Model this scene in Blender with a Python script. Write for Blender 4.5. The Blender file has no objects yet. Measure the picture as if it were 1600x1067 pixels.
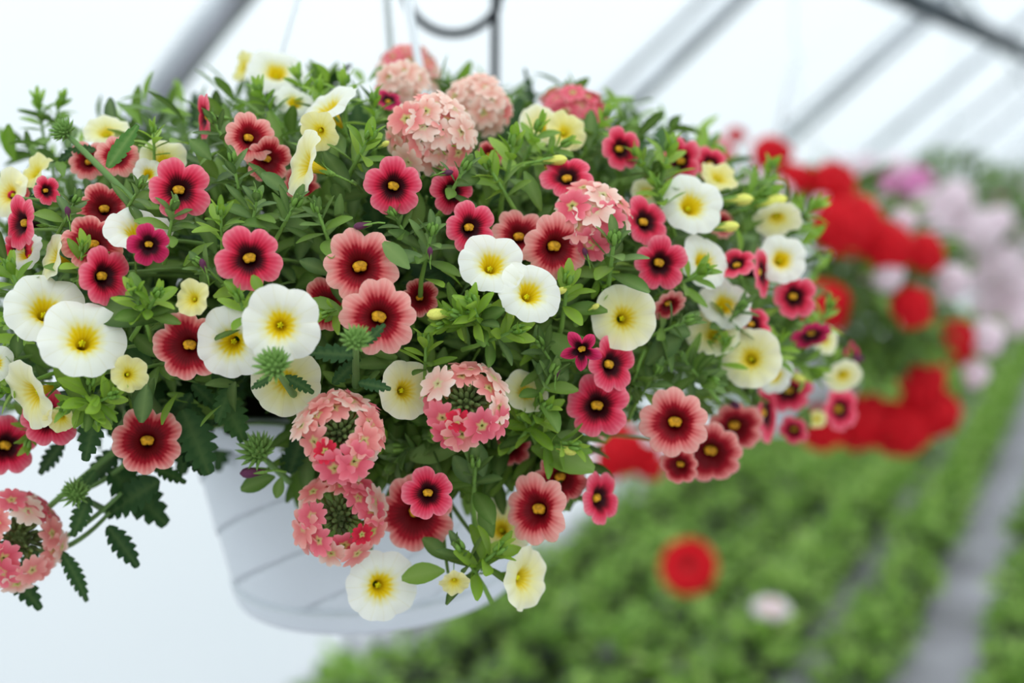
import bpy, math, random
import numpy as np
from mathutils import Vector, Matrix, Euler

random.seed(7); rng = np.random.default_rng(7)
SC = bpy.context.scene
COL = SC.collection

# ------------------------------------------------------------------ camera, sky, exposure
F_PX, CX, CY = 1900.0, 800.0, 533.5
PITCH = math.radians(6.8)
EYE = Vector((0.0, 0.0, 1.4))            # the eye is 1.4 m above the tunnel floor
cam_d = bpy.data.cameras.new('camera'); cam = bpy.data.objects.new('camera', cam_d); COL.objects.link(cam)
cam.location = EYE; cam.rotation_euler = (math.pi/2 - PITCH, 0, 0)
cam_d.sensor_width = 36.0; cam_d.lens = 36.0*F_PX/1600.0
cam_d.clip_start = 0.02; cam_d.clip_end = 200
cam_d.dof.use_dof = True; cam_d.dof.focus_distance = 0.612; cam_d.dof.aperture_fstop = 3.1
cam_d.dof.aperture_blades = 0
SC.camera = cam

W = bpy.data.worlds.new('overcast_sky'); SC.world = W; W.use_nodes = True
wn = W.node_tree.nodes; wl = W.node_tree.links; wn.clear()
wo = wn.new('ShaderNodeOutputWorld'); wb = wn.new('ShaderNodeBackground')
wt = wn.new('ShaderNodeTexCoord'); ws = wn.new('ShaderNodeSeparateXYZ'); wr = wn.new('ShaderNodeMapRange')
wl.new(wt.outputs['Generated'], ws.inputs[0]); wl.new(ws.outputs['Z'], wr.inputs['Value'])
wr.inputs['From Min'].default_value = 0.0; wr.inputs['From Max'].default_value = 1.0
wr.inputs['To Min'].default_value = 1.0; wr.inputs['To Max'].default_value = 3.0   # standard overcast sky: zenith three times the horizon
wl.new(wr.outputs[0], wb.inputs['Strength']); wb.inputs['Color'].default_value = (0.90, 0.965, 1.0, 1)
wl.new(wb.outputs[0], wo.inputs[0])

SC.view_settings.view_transform = 'Standard'; SC.view_settings.look = 'None'
SC.view_settings.gamma = 1.0; SC.view_settings.use_curve_mapping = False
SC.view_settings.exposure = -0.34

# ------------------------------------------------------------------ helpers
RIGHT = Vector((1, 0, 0)); FWD = Vector((0, math.cos(PITCH), -math.sin(PITCH))); UP = Vector((0, math.sin(PITCH), math.cos(PITCH)))
def ray(px, py):
    return (FWD + RIGHT*((px-CX)/F_PX) + UP*((CY-py)/F_PX)).normalized()
def at(px, py, y):
    d = ray(px, py); return EYE + d*(y/d.y)
def proj(p):
    q = Vector(p) - EYE; z = q.dot(FWD)
    return CX + F_PX*q.dot(RIGHT)/z, CY - F_PX*q.dot(UP)/z
AX = math.radians(26.0)                   # the tunnel runs 26 degrees to the right of the view
def uv(u, v, z=0.0):                      # u across the tunnel, v along it
    return Vector((u*math.cos(AX)+v*math.sin(AX), -u*math.sin(AX)+v*math.cos(AX), z))
def lin(c):
    return tuple(((x/255.0)/12.92 if x/255.0 <= 0.04045 else ((x/255.0+0.055)/1.055)**2.4) for x in c) + (1.0,)

class MB:
    """collects vertices, faces and per-vertex attributes of one mesh"""
    def __init__(s): s.v = []; s.f = []; s.m = []; s.a = {}
    def add(s, vs, fs, mi=0, **attrs):
        o = len(s.v); s.v += [tuple(x) for x in vs]; s.f += [tuple(i+o for i in f) for f in fs]; s.m += [mi]*len(fs)
        for k, x in attrs.items():
            if k not in s.a: s.a[k] = [0.0]*o
            s.a[k] += list(x)
        for k in s.a:
            if len(s.a[k]) < len(s.v): s.a[k] += [0.0]*(len(s.v)-len(s.a[k]))
    def grid(s, P, closed=False, mi=0, **attrs):
        nr, nc = len(P), len(P[0]); fs = []
        for i in range(nr-1):
            for j in range(nc if closed else nc-1):
                k = (j+1) % nc; fs.append((i*nc+j, i*nc+k, (i+1)*nc+k, (i+1)*nc+j))
        s.add([p for r in P for p in r], fs, mi, **attrs)
    def tube(s, pts, rad, n=8, mi=0, cap=True):
        pts = [Vector(p) for p in pts]; P = []
        ref = Vector((0.13, 0.21, 0.97))
        for i, p in enumerate(pts):
            t = (pts[min(i+1, len(pts)-1)] - pts[max(i-1, 0)]).normalized()
            if abs(t.dot(ref)) > 0.95: r0 = Vector((1, 0, 0))
            else: r0 = ref
            x = t.cross(r0).normalized(); y = t.cross(x)
            r = rad[i] if isinstance(rad, (list, tuple)) else rad
            P.append([p + x*(r*math.cos(2*math.pi*k/n)) + y*(r*math.sin(2*math.pi*k/n)) for k in range(n)])
        s.grid(P, True, mi)
        if cap:
            o = len(s.v); s.f += [tuple(range(o-n, o)), tuple(range(o-len(pts)*n+n-1, o-len(pts)*n-1, -1))]; s.m += [mi, mi]
    def lathe(s, prof, n=24, mi=0, M=None):
        P = [[Vector((r*math.cos(2*math.pi*k/n), r*math.sin(2*math.pi*k/n), z)) for k in range(n)] for r, z in prof]
        if M is not None: P = [[M @ p for p in row] for row in P]
        s.grid(P, True, mi)
    def box(s, c, d, M=None, mi=0):
        vs = [Vector((c[0]+x*d[0]/2, c[1]+y*d[1]/2, c[2]+z*d[2]/2)) for x in (-1, 1) for y in (-1, 1) for z in (-1, 1)]
        if M is not None: vs = [M @ v for v in vs]
        s.add(vs, [(0, 1, 3, 2), (4, 6, 7, 5), (0, 4, 5, 1), (2, 3, 7, 6), (0, 2, 6, 4), (1, 5, 7, 3)], mi)
    def mesh(s, name, mats, smooth=True):
        me = bpy.data.meshes.new(name); me.from_pydata(s.v, [], s.f); me.update()
        for m in (mats if isinstance(mats, (list, tuple)) else [mats]): me.materials.append(m)
        if s.f:
            me.polygons.foreach_set('material_index', s.m)
            me.polygons.foreach_set('use_smooth', [smooth]*len(s.f))
        for k, x in s.a.items():
            at_ = me.attributes.new(k, 'FLOAT', 'POINT'); at_.data.foreach_set('value', x)
        return me

def link(name, data, parent=None, M=None):
    o = bpy.data.objects.new(name, data); COL.objects.link(o)
    if parent is not None: o.parent = parent
    if M is not None: o.matrix_local = M
    return o
def tag(o, label=None, cat=None, group=None, kind=None):
    if label: o['label'] = label
    if cat: o['category'] = cat
    if group: o['group'] = group
    if kind: o['kind'] = kind
    return o
def thing(name, loc, label, cat, group=None):
    return tag(link(name, None, None, Matrix.Translation(loc)), label, cat, group)
def frame(n, up=Vector((0, 0, 1)), roll=0.0):
    """rotation whose local z is n and whose local y leans to up"""
    n = n.normalized(); x = up.cross(n)
    if x.length < 1e-4: x = Vector((1, 0, 0))
    x.normalize(); y = n.cross(x)
    return Matrix((x, y, n)).transposed().to_4x4() @ Matrix.Rotation(roll, 4, 'Z')

# ------------------------------------------------------------------ materials
def mat(name, rough=0.5, spec=0.3):
    m = bpy.data.materials.new(name); m.use_nodes = True; nt = m.node_tree
    b = nt.nodes['Principled BSDF']; b.inputs['Roughness'].default_value = rough
    b.inputs['Specular IOR Level'].default_value = spec
    return m, nt, b
def node(nt, t, **kw):
    n = nt.nodes.new(t)
    for k, v in kw.items(): setattr(n, k, v)
    return n
def ramp(nt, fac, stops):
    r = node(nt, 'ShaderNodeValToRGB'); nt.links.new(fac, r.inputs[0]); e = r.color_ramp.elements
    while len(e) < len(stops): e.new(0.5)
    for el, (p, c) in zip(e, stops): el.position = p; el.color = lin(c) if len(c) == 3 else c
    return r.outputs[0]
def math_(nt, op, a, b=None, c=None):
    n = node(nt, 'ShaderNodeMath', operation=op)
    for i, x in enumerate((a, b, c)):
        if x is None: continue
        if isinstance(x, (int, float)): n.inputs[i].default_value = x
        else: nt.links.new(x, n.inputs[i])
    return n.outputs[0]
def mixc(nt, fac, a, b, mode='MIX'):
    n = node(nt, 'ShaderNodeMix', data_type='RGBA', blend_type=mode)
    if isinstance(fac, (int, float)): n.inputs[0].default_value = fac
    else: nt.links.new(fac, n.inputs[0])
    for i, x in ((6, a), (7, b)):
        if isinstance(x, tuple): n.inputs[i].default_value = x
        else: nt.links.new(x, n.inputs[i])
    return n.outputs[2]
def attr(nt, name):
    return node(nt, 'ShaderNodeAttribute', attribute_name=name).outputs['Fac']
def noise(nt, scale, detail=2.0, coord='Object'):
    t = node(nt, 'ShaderNodeTexCoord'); n = node(nt, 'ShaderNodeTexNoise')
    nt.links.new(t.outputs[coord], n.inputs['Vector']); n.inputs['Scale'].default_value = scale; n.inputs['Detail'].default_value = detail
    return n.outputs['Fac']
def translucent(nt, b, col, amount):
    tr = node(nt, 'ShaderNodeBsdfTranslucent'); mx = node(nt, 'ShaderNodeMixShader'); mx.inputs[0].default_value = amount
    out = nt.nodes['Material Output']
    nt.links.new(col, tr.inputs['Color']); nt.links.new(b.outputs[0], mx.inputs[1]); nt.links.new(tr.outputs[0], mx.inputs[2])
    nt.links.new(mx.outputs[0], out.inputs['Surface'])
def simple(name, c, rough=0.5, spec=0.3, metal=0.0, vary=0.15, nscale=20.0):
    m, nt, b = mat(name, rough, spec); b.inputs['Metallic'].default_value = metal
    f = noise(nt, nscale)
    d = tuple(x*(1-vary) for x in c); e = tuple(min(255, x*(1+vary)) for x in c)
    nt.links.new(ramp(nt, f, [(0.3, d), (0.7, e)]), b.inputs['Base Color'])
    return m
def leaf_mat(name, stops, tl=0.28, rough=0.48, spec=0.35, ribs=0.35):
    m, nt, b = mat(name, rough, spec)
    oi = node(nt, 'ShaderNodeObjectInfo').outputs['Random']
    f = math_(nt, 'FRACT', math_(nt, 'ADD', oi, attr(nt, 'tint')))
    c = ramp(nt, f, stops)
    c = mixc(nt, math_(nt, 'MULTIPLY', attr(nt, 'rib'), ribs), c, lin((165, 190, 110)))
    c = mixc(nt, math_(nt, 'MULTIPLY', noise(nt, 160.0), 0.25), c, lin((50, 80, 35)))
    nt.links.new(c, b.inputs['Base Color']); translucent(nt, b, c, tl)
    return m
def petal_mat(name, stops, vein=(60, 0, 10), veinamt=0.35, tl=0.25, vary=0.0, nv=7.0):
    m, nt, b = mat(name, 0.6, 0.2)
    rad = attr(nt, 'rad'); ang = attr(nt, 'ang')
    wob = math_(nt, 'MULTIPLY', math_(nt, 'SUBTRACT', noise(nt, 2.6, 2.0), 0.5), 0.20)
    ray_ = math_(nt, 'MULTIPLY', math_(nt, 'SINE', math_(nt, 'MULTIPLY', ang, 6.2832*nv)), 0.032)
    r2 = math_(nt, 'ADD', math_(nt, 'ADD', rad, wob), ray_)
    c = ramp(nt, r2, stops)
    vv = math_(nt, 'POWER', math_(nt, 'ABSOLUTE', math_(nt, 'SINE', math_(nt, 'MULTIPLY', ang, 3.1416*nv))), 14.0)
    vv = math_(nt, 'SUBTRACT', 1.0, math_(nt, 'MINIMUM', math_(nt, 'MULTIPLY', math_(nt, 'ABSOLUTE', math_(nt, 'SINE', math_(nt, 'MULTIPLY', ang, 3.1416*nv))), 5.0), 1.0))
    c = mixc(nt, math_(nt, 'MULTIPLY', vv, veinamt), c, lin(vein))
    if vary:
        oi = node(nt, 'ShaderNodeObjectInfo').outputs['Random']
        c = mixc(nt, math_(nt, 'MULTIPLY', oi, vary), c, lin(stops[-1][1]))
    nt.links.new(c, b.inputs['Base Color']); translucent(nt, b, c, tl)
    return m

M = {}
M['leaf'] = leaf_mat('calibrachoa_leaf', [(0.0, (52, 82, 28)), (0.45, (88, 126, 40)), (1.0, (126, 162, 56))])
M['young'] = leaf_mat('young_leaf', [(0.0, (120, 164, 36)), (0.5, (150, 192, 48)), (1.0, (178, 214, 76))], 0.38)
M['grey_leaf'] = leaf_mat('greyish_leaf', [(0.0, (80, 112, 58)), (0.5, (100, 134, 66)), (1.0, (126, 158, 82))], 0.26)
M['vleaf'] = leaf_mat('verbena_leaf', [(0.0, (34, 66, 32)), (0.5, (46, 80, 38)), (1.0, (60, 96, 44))], 0.14, 0.6, 0.2, 0.12)
M['vleaf_light'] = leaf_mat('verbena_leaf_light', [(0.0, (84, 132, 58)), (0.5, (94, 142, 62)), (1.0, (110, 156, 72))], 0.25, 0.6, 0.25)
M['stem'] = simple('green_stem', (122, 154, 80), 0.55, 0.3)
M['vstem'] = simple('verbena_stem', (104, 138, 72), 0.6, 0.3)
M['calyx'] = simple('calyx_green', (118, 156, 66), 0.55, 0.3)
M['budgreen'] = simple('verbena_bud_green', (122, 156, 80), 0.6, 0.2, vary=0.3, nscale=90)
M['budcore'] = simple('verbena_head_buds', (98, 112, 62), 0.6, 0.2, vary=0.35, nscale=90)
M['hot'] = petal_mat('petal_hot_red', [(0.0, (34, 4, 10)), (0.36, (52, 4, 14)), (0.48, (150, 10, 36)), (0.60, (222, 34, 68)), (0.80, (242, 82, 108)), (1.0, (250, 138, 150))], (150, 10, 40), 0.16)
M['magenta'] = petal_mat('petal_magenta_red', [(0.0, (30, 2, 10)), (0.42, (46, 3, 16)), (0.58, (150, 10, 52)), (0.75, (204, 28, 84)), (1.0, (222, 68, 112))], (90, 5, 40), 0.25)
M['coral'] = petal_mat('petal_coral_red', [(0.0, (80, 6, 10)), (0.36, (112, 5, 16)), (0.55, (174, 14, 34)), (0.655, (230, 104, 102)), (0.82, (248, 158, 148)), (1.0, (251, 184, 170))], (190, 40, 56), 0.26)
M['deep'] = petal_mat('petal_wide_red_centre', [(0.0, (80, 6, 10)), (0.44, (112, 5, 16)), (0.66, (174, 14, 34)), (0.78, (230, 104, 102)), (0.92, (248, 158, 148)), (1.0, (251, 184, 170))], (190, 40, 56), 0.26)
M['cream'] = petal_mat('petal_cream', [(0.0, (226, 186, 6)), (0.22, (248, 212, 10)), (0.30, (250, 222, 50)), (0.42, (250, 244, 190)), (0.60, (252, 250, 232)), (1.0, (253, 251, 240))], (226, 214, 150), 0.22, 0.3, nv=3.0)
M['lemon'] = petal_mat('petal_lemon', [(0.0, (222, 180, 10)), (0.25, (244, 218, 50)), (0.5, (250, 236, 140)), (1.0, (252, 244, 184))], (228, 208, 110), 0.25, 0.35, nv=3.0)
M['softcream'] = petal_mat('petal_soft_cream', [(0.0, (206, 168, 10)), (0.24, (242, 212, 40)), (0.44, (250, 240, 160)), (1.0, (252, 248, 218))], (226, 214, 140), 0.22, 0.3, nv=3.0)
M['yellow_throat'] = simple('throat_orange_yellow', (216, 150, 34), 0.6, 0.2, vary=0.25, nscale=6)
M['green_throat'] = simple('throat_greenish_yellow', (226, 206, 24), 0.6, 0.2, vary=0.25, nscale=6)
FS = [(0.0, (188, 206, 96)), (0.09, (216, 202, 120))]
M['fl_red'] = petal_mat('floret_red', FS + [(0.24, (196, 22, 48)), (1.0, (238, 52, 78))], (150, 10, 30), 0.15, 0.25, 0.0, 1.0)
M['fl_pink'] = petal_mat('floret_coral_pink', FS + [(0.26, (226, 70, 94)), (0.7, (244, 112, 128)), (1.0, (250, 150, 156))], (225, 70, 96), 0.25, 0.3, 0.3, 1.0)
M['fl_coral'] = petal_mat('floret_coral', FS + [(0.26, (230, 104, 104)), (0.7, (248, 152, 144)), (1.0, (252, 190, 176))], (228, 96, 100), 0.25, 0.3, 0.3, 1.0)
M['fl_pale'] = petal_mat('floret_pale_peach', FS + [(0.26, (240, 156, 134)), (0.7, (252, 208, 188)), (1.0, (254, 230, 214))], (240, 150, 140), 0.25, 0.3, 0.4, 1.0)
M['scarlet'] = petal_mat('far_scarlet', [(0.0, (204, 12, 26)), (0.25, (212, 12, 28)), (1.0, (224, 16, 32))], (150, 4, 16), 0.2, 0.2, 0.0, 1.0)
M['blush'] = petal_mat('far_blush', [(0.0, (248, 224, 232)), (0.3, (250, 228, 236)), (1.0, (254, 244, 246))], (240, 200, 218), 0.2, 0.42, 0.0, 1.0)
M['orchid'] = petal_mat('far_orchid_pink', [(0.0, (226, 124, 184)), (0.3, (232, 130, 190)), (1.0, (246, 176, 218))], (200, 80, 150), 0.2, 0.3, 0.0, 1.0)
M['purple_bud'] = simple('purple_bud', (96, 48, 74), 0.6, 0.2, vary=0.3, nscale=60)
M['yellow_bud'] = simple('yellow_bud', (232, 226, 110), 0.55, 0.25, vary=0.12, nscale=60)
M['pot'] = simple('white_pot_plastic', (226, 230, 234), 0.42, 0.4, vary=0.02, nscale=8)
M['hanger'] = simple('white_hanger_plastic', (236, 238, 240), 0.4, 0.4, vary=0.02)
M['soil'] = simple('potting_soil', (46, 34, 26), 0.95, 0.1, vary=0.5, nscale=120)
M['black_iron'] = simple('black_iron', (30, 34, 40), 0.45, 0.4, vary=0.15)
M['galv'] = simple('galvanised_pipe', (186, 189, 192), 0.34, 0.5, 0.85, 0.10, 6)
M['dark_pipe'] = simple('dark_weathered_pipe', (78, 84, 88), 0.5, 0.4, 0.6, 0.15, 6)
M['black_pot'] = simple('black_nursery_pot', (26, 27, 30), 0.5, 0.3)
M['seedling'] = leaf_mat('seedling_leaf', [(0.0, (82, 122, 36)), (0.5, (132, 180, 58)), (1.0, (200, 232, 124))], 0.40)

# the polythene skin: a thin white film that glows with the daylight outside
m, nt, b = mat('polythene_skin', 0.35, 0.3); b.inputs['Base Color'].default_value = lin((238, 243, 247))
tr = node(nt, 'ShaderNodeBsdfTranslucent'); tp = node(nt, 'ShaderNodeBsdfTransparent')
cf = ramp(nt, noise(nt, 0.7, 3.0), [(0.3, (240, 246, 250)), (0.7, (250, 252, 253))]); nt.links.new(cf, tr.inputs['Color'])
tp.inputs['Color'].default_value = lin((244, 249, 252))
m1 = node(nt, 'ShaderNodeMixShader'); m1.inputs[0].default_value = 0.58
m2 = node(nt, 'ShaderNodeMixShader'); m2.inputs[0].default_value = 0.10
nt.links.new(tr.outputs[0], m1.inputs[1]); nt.links.new(tp.outputs[0], m1.inputs[2])
nt.links.new(m1.outputs[0], m2.inputs[1]); nt.links.new(b.outputs[0], m2.inputs[2])
nt.links.new(m2.outputs[0], nt.nodes['Material Output'].inputs['Surface']); M['poly'] = m
# floor: grey woven ground cover
m, nt, b = mat('ground_fabric', 0.85, 0.15)
c = ramp(nt, noise(nt, 3.0, 6.0), [(0.25, (136, 132, 136)), (0.75, (180, 176, 182))])
nt.links.new(c, b.inputs['Base Color']); M['floor'] = m

# ------------------------------------------------------------------ the poly tunnel
UC, ZC, R = 0.1, 0.06, 2.1
V0, V1 = -2.6, 14.0
TH0 = math.radians(49)
def arc(th, r=R):                         # a gothic hoop: round shoulders, straight rafters to the ridge
    s = 1
    if th > math.pi/2: th, s = math.pi-th, -1
    if th <= TH0: return UC - s*r*math.cos(th), ZC + r*math.sin(th)
    q = (th-TH0)/(math.pi/2-TH0); du = r*math.cos(TH0)*q
    return UC - s*(r*math.cos(TH0)-du), ZC + r*math.sin(TH0) + du/math.tan(TH0)
mb = MB(); mb.add([uv(UC-R-0.06, V0-0.1), uv(UC+R+0.06, V0-0.1), uv(UC+R+0.06, V1+0.1), uv(UC-R-0.06, V1+0.1)], [(0, 1, 2, 3)])
tag(link('floor', mb.mesh('floor', M['floor'])), 'grey woven ground cover on the tunnel floor', None, None, 'structure')
mb = MB(); P = []
for i in range(25):
    u, z = arc(math.pi*i/24, R+0.03)
    P.append([uv(u, V0+(V1-V0)*j/20, max(z, 0.0) if 0 < i < 24 else 0.0) for j in range(21)])
mb.grid(P); tag(link('ceiling', mb.mesh('ceiling', M['poly'])), 'white translucent polythene skin of the tunnel', None, None, 'structure')
for nm, v in (('wall_back', V1), ('wall_front', V0)):
    mb = MB(); pts = [uv(*[arc(math.pi*i/24, R+0.03)[0], v], max(0, arc(math.pi*i/24, R+0.03)[1])) for i in range(25)]
    mb.add(pts, [tuple(range(25))])
    tag(link(nm, mb.mesh(nm, M['poly'], False)), 'white polythene end wall of the tunnel', None, None, 'structure')
def hoop(v, r, name='trim_1', m='galv', rr=R):
    mb = MB(); pts = [uv(arc(math.pi*i/40, rr)[0], v, arc(math.pi*i/40, rr)[1]) for i in range(41)]
    pts = [uv(UC-rr, v, 0)] + pts + [uv(UC+rr, v, 0)]
    mb.tube(pts, r, 12); o = link(name, mb.mesh('tunnel_hoop', M[m]))
    return tag(o, 'grey metal hoop pipe arching over the tunnel', None, None, 'structure')
hi = 1
for v, r in ((-0.4, 0.026), (1.5, 0.027), (3.3, 0.024), (3.08, 0.012), (5.3, 0.024), (5.1, 0.012), (7.2, 0.024), (9.1, 0.024), (11.0, 0.024)):
    hoop(v, r, 'trim_%d' % hi, rr=R-0.015); hi += 1
# a hanging rail, a purlin and a dark cross brace
def pipe(pts, r, m, lab):
    global hi
    mb = MB(); mb.tube(pts, r, 10); tag(link('trim_%d' % hi, mb.mesh('pipe', M[m])), lab, None, None, 'structure'); hi += 1
RAIL_U, RAIL_Z = -0.48, 2.07
pipe([uv(RAIL_U, V0, RAIL_Z), uv(RAIL_U, V1, RAIL_Z)], 0.011, 'galv', 'thin metal rail that the hanging pots are hung from')
pipe([at(1330, -42, 3.05), at(1660, 106, 4.7)], 0.032, 'dark_pipe', 'dark diagonal brace pipe between the hoops')
for th in (25, 48):
    u, z = arc(math.radians(th), R-0.05)
    pipe([uv(u, 6.5, z), uv(u, V1, z)], 0.012, 'galv', 'thin metal purlin along the tunnel wall')
for i in range(9):                                         # studs of the far end wall
    u = -1.58 + 0.42*i; z = min(arc(math.pi*k/200, R-0.02)[1] for k in range(201) if abs(arc(math.pi*k/200, R-0.02)[0]-u) < 0.05)
    pipe([uv(u, V1-0.04, 0), uv(u, V1-0.04, z)], 0.03, 'galv', 'upright stud of the far end wall')
p0 = uv(-1.93, 2.86, 0)
pipe([p0, p0 + Vector((0.03, 0.02, 0.42))], 0.014, 'galv', 'short grey stake at the foot of the tunnel wall')

# ------------------------------------------------------------------ leaf meshes
def leaf_rows(L, Wd, fold=0.22, curl=0.25, n=6, blunt=0.75, tw=0.0):
    rows, rib = [], []
    for i in range(n+1):
        t = i/n
        w = Wd*0.5*(math.sin(math.pi*min(1, max(0, (t*0.93+0.05))**blunt))**0.75 if 0 < t < 1 else (0.12 if t == 0 else 0.22))
        z = -curl*L*t*t*0.5
        rows.append([Vector((-w, L*t, z+fold*w)), Vector((0, L*t, z)), Vector((w, L*t, z+fold*w))]); rib += [0, 1, 0]
    return rows, rib
def leaf_mesh(name, m, L=1.0, Wd=0.34, fold=0.25, curl=0.25, blunt=1.25, n=6):
    mb = MB(); r, rib = leaf_rows(L, Wd, fold, curl, n, blunt); mb.grid(r, rib=rib, tint=[0.0]*len(rib))
    return mb.mesh(name, m)
def serr_rows(L=1.0, Wd=0.55, teeth=7, curl=0.3, lob=0.42):
    rows, rib = [], []; n = teeth*3
    for i in range(n+1):
        t = i/n; base = Wd*0.5*(math.sin(math.pi*min(1, t*0.94+0.03)**0.82)**0.8)
        ph = i % 3; s = (1.0-lob) if ph == 0 else (1.0 if ph == 2 else 1.0-lob*0.35)
        w = max(0.012, base*s); z = -curl*t*t*0.5; k = 0.02*L*(1 if ph == 0 else -0.5)
        sh = 0.035*L if ph == 2 else 0
        rows.append([Vector((-w, L*t+sh, z+0.15*w+k)), Vector((-w*0.5, L*t+sh*0.4, z+0.12*w-k*0.7)), Vector((0, L*t, z)), Vector((w*0.5, L*t+sh*0.4, z+0.12*w-k*0.7)), Vector((w, L*t+sh, z+0.15*w+k))])
        rib += [0, 0, 1, 0, 0]
    return rows, rib
def serr_mesh(name, m, **k):
    mb = MB(); r, rib = serr_rows(**k); mb.grid(r, rib=rib, tint=[0.0]*len(rib)); return mb.mesh(name, m)
LEAF = {k: [leaf_mesh('leaf', M[k], 1, w, 0.3, c) for w, c in ((0.40, 0.2), (0.44, 0.45), (0.35, 0.0))] for k in ('leaf', 'young', 'grey_leaf')}
SERR = [serr_mesh('serrated_leaf', M['vleaf'], Wd=0.62, curl=0.35), serr_mesh('serrated_leaf', M['vleaf'], Wd=0.5, curl=0.15, teeth=6), serr_mesh('serrated_leaf', M['vleaf'], Wd=0.34, curl=0.7, teeth=8)]
SERR_L = serr_mesh('serrated_leaf', M['vleaf_light'], Wd=0.36, curl=0.05, teeth=7, lob=0.22)

# mass foliage: many leaves joined into one mesh (numpy)
def mass(name, mats, protos, Ms, scales, tints, mids=None):
    vs, fs, ri, ti, mi = [], [], [], [], []; off = 0
    pr = []
    for rows, rib in protos:
        nr, nc = len(rows), len(rows[0]); V = np.array([tuple(p) for r in rows for p in r])
        Fq = np.array([(i*nc+j, i*nc+j+1, (i+1)*nc+j+1, (i+1)*nc+j) for i in range(nr-1) for j in range(nc-1)]); pr.append((V, Fq, np.array(rib, float)))
    for k, (R3, t) in enumerate(Ms):
        V, Fq, rb = pr[k % len(pr)]
        vs.append((V*scales[k]) @ np.array(R3).T + np.array(t)); fs.append(Fq+off); off += len(V); ri.append(rb); ti.append(np.full(len(V), tints[k]))
        mi.append(np.full(len(Fq), 0 if mids is None else mids[k]))
    vs = np.concatenate(vs); fs = np.concatenate(fs); mi = np.concatenate(mi)
    me = bpy.data.meshes.new(name); nf = len(fs)
    me.vertices.add(len(vs)); me.vertices.foreach_set('co', vs.ravel())
    me.loops.add(nf*4); me.loops.foreach_set('vertex_index', fs.ravel().astype(np.int32))
    me.polygons.add(nf); me.polygons.foreach_set('loop_start', np.arange(0, nf*4, 4, dtype=np.int32))
    me.polygons.foreach_set('use_smooth', np.ones(nf, dtype=bool)); me.polygons.foreach_set('material_index', mi.astype(np.int32))
    me.update(calc_edges=True)
    for k, a in (('rib', ri), ('tint', ti)):
        x = me.attributes.new(k, 'FLOAT', 'POINT'); x.data.foreach_set('value', np.concatenate(a))
    for m in mats: me.materials.append(m)
    return me
def rot_to(d, up=Vector((0, 0, 1)), roll=0.0):
    """3x3 with local y along d and local z near up"""
    d = d.normalized(); x = d.cross(up)
    if x.length < 1e-4: x = Vector((1, 0, 0))
    x.normalize(); z = x.cross(d); m3 = Matrix((x, d, z)).transposed()
    return m3 @ Matrix.Rotation(roll, 3, 'Y')

# ------------------------------------------------------------------ flower meshes
def corolla(name, m, notch=0.13, cleft=0.035, flare=0.20, wave=0.035, seed=0, lobes=5, star=0.0, tube=0.85):
    r_ = random.Random(seed); na = lobes*12; mb = MB(); P = []; rad = []; ang = []
    la = [1+r_.uniform(-0.07, 0.07) for _ in range(lobes)]; lz = [r_.uniform(-0.07, 0.07) for _ in range(lobes)]
    prof = [(0.07, -tube), (0.10, -tube*0.7), (0.15, -tube*0.42), (0.19, -0.24)]
    for r, z in prof:
        P.append([Vector((r*math.cos(2*math.pi*k/na), r*math.sin(2*math.pi*k/na), z)) for k in range(na)]); rad += [r*0.9]*na; ang += [lobes*k/na for k in range(na)]
    nr = 9
    for i in range(1, nr+1):
        q = i/nr; row = []
        for k in range(na):
            a = 2*math.pi*k/na; x = lobes*k/na; j = int(x) % lobes; f = x-math.floor(x)-0.5
            w = 0.5-0.5*math.cos(2*math.pi*(f+0.5)); sc = 1+(la[j]-1)*w
            e = sc*(1 - notch*abs(2*f)**3.2 - cleft*math.exp(-(f/0.09)**2) - star*abs(2*f)**1.2)
            r = 0.19 + (e-0.19)*q*(0.35+0.65*q**0.3)
            z = -0.24 + (0.24+flare)*(1-(1-q)**2.2) - flare*q**2*0.9 + lz[j]*w*q*q
            z += -0.05*abs(2*f)**4*q*(1-0.3*q) + 0.02*math.exp(-(f/0.12)**2)*q
            z += wave*math.sin(3*a+seed)*q**2 + wave*0.5*math.sin(lobes*2*a+seed*1.7)*q**3
            row.append(Vector((r*math.cos(a), r*math.sin(a), z))); rad.append(0.2+0.8*q*(0.35+0.65*q**0.3)); ang.append(x)
        P.append(row)
    for k in range(len(P)): P[k].append(P[k][0])
    # duplicate the seam so the angle attribute stays continuous
    rad2, ang2 = [], []
    for i in range(len(P)): rad2 += rad[i*na:(i+1)*na] + [rad[i*na]]; ang2 += ang[i*na:(i+1)*na] + [float(lobes)]
    mb.grid(P, rad=rad2, ang=ang2); return mb.mesh(name, m)
def ellipsoid(mb, c, rx, ry, rz, n=8, k=5, Mx=None, mi=0):
    P = []
    for i in range(k+1):
        th = math.pi*i/k
        P.append([Vector((c[0]+rx*max(0.02, math.sin(th))*math.cos(2*math.pi*j/n), c[1]+ry*max(0.02, math.sin(th))*math.sin(2*math.pi*j/n), c[2]+rz*math.cos(th))) for j in range(n)])
    if Mx is not None: P = [[Mx @ p for p in r] for r in P]
    mb.grid(P, True, mi)
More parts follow.
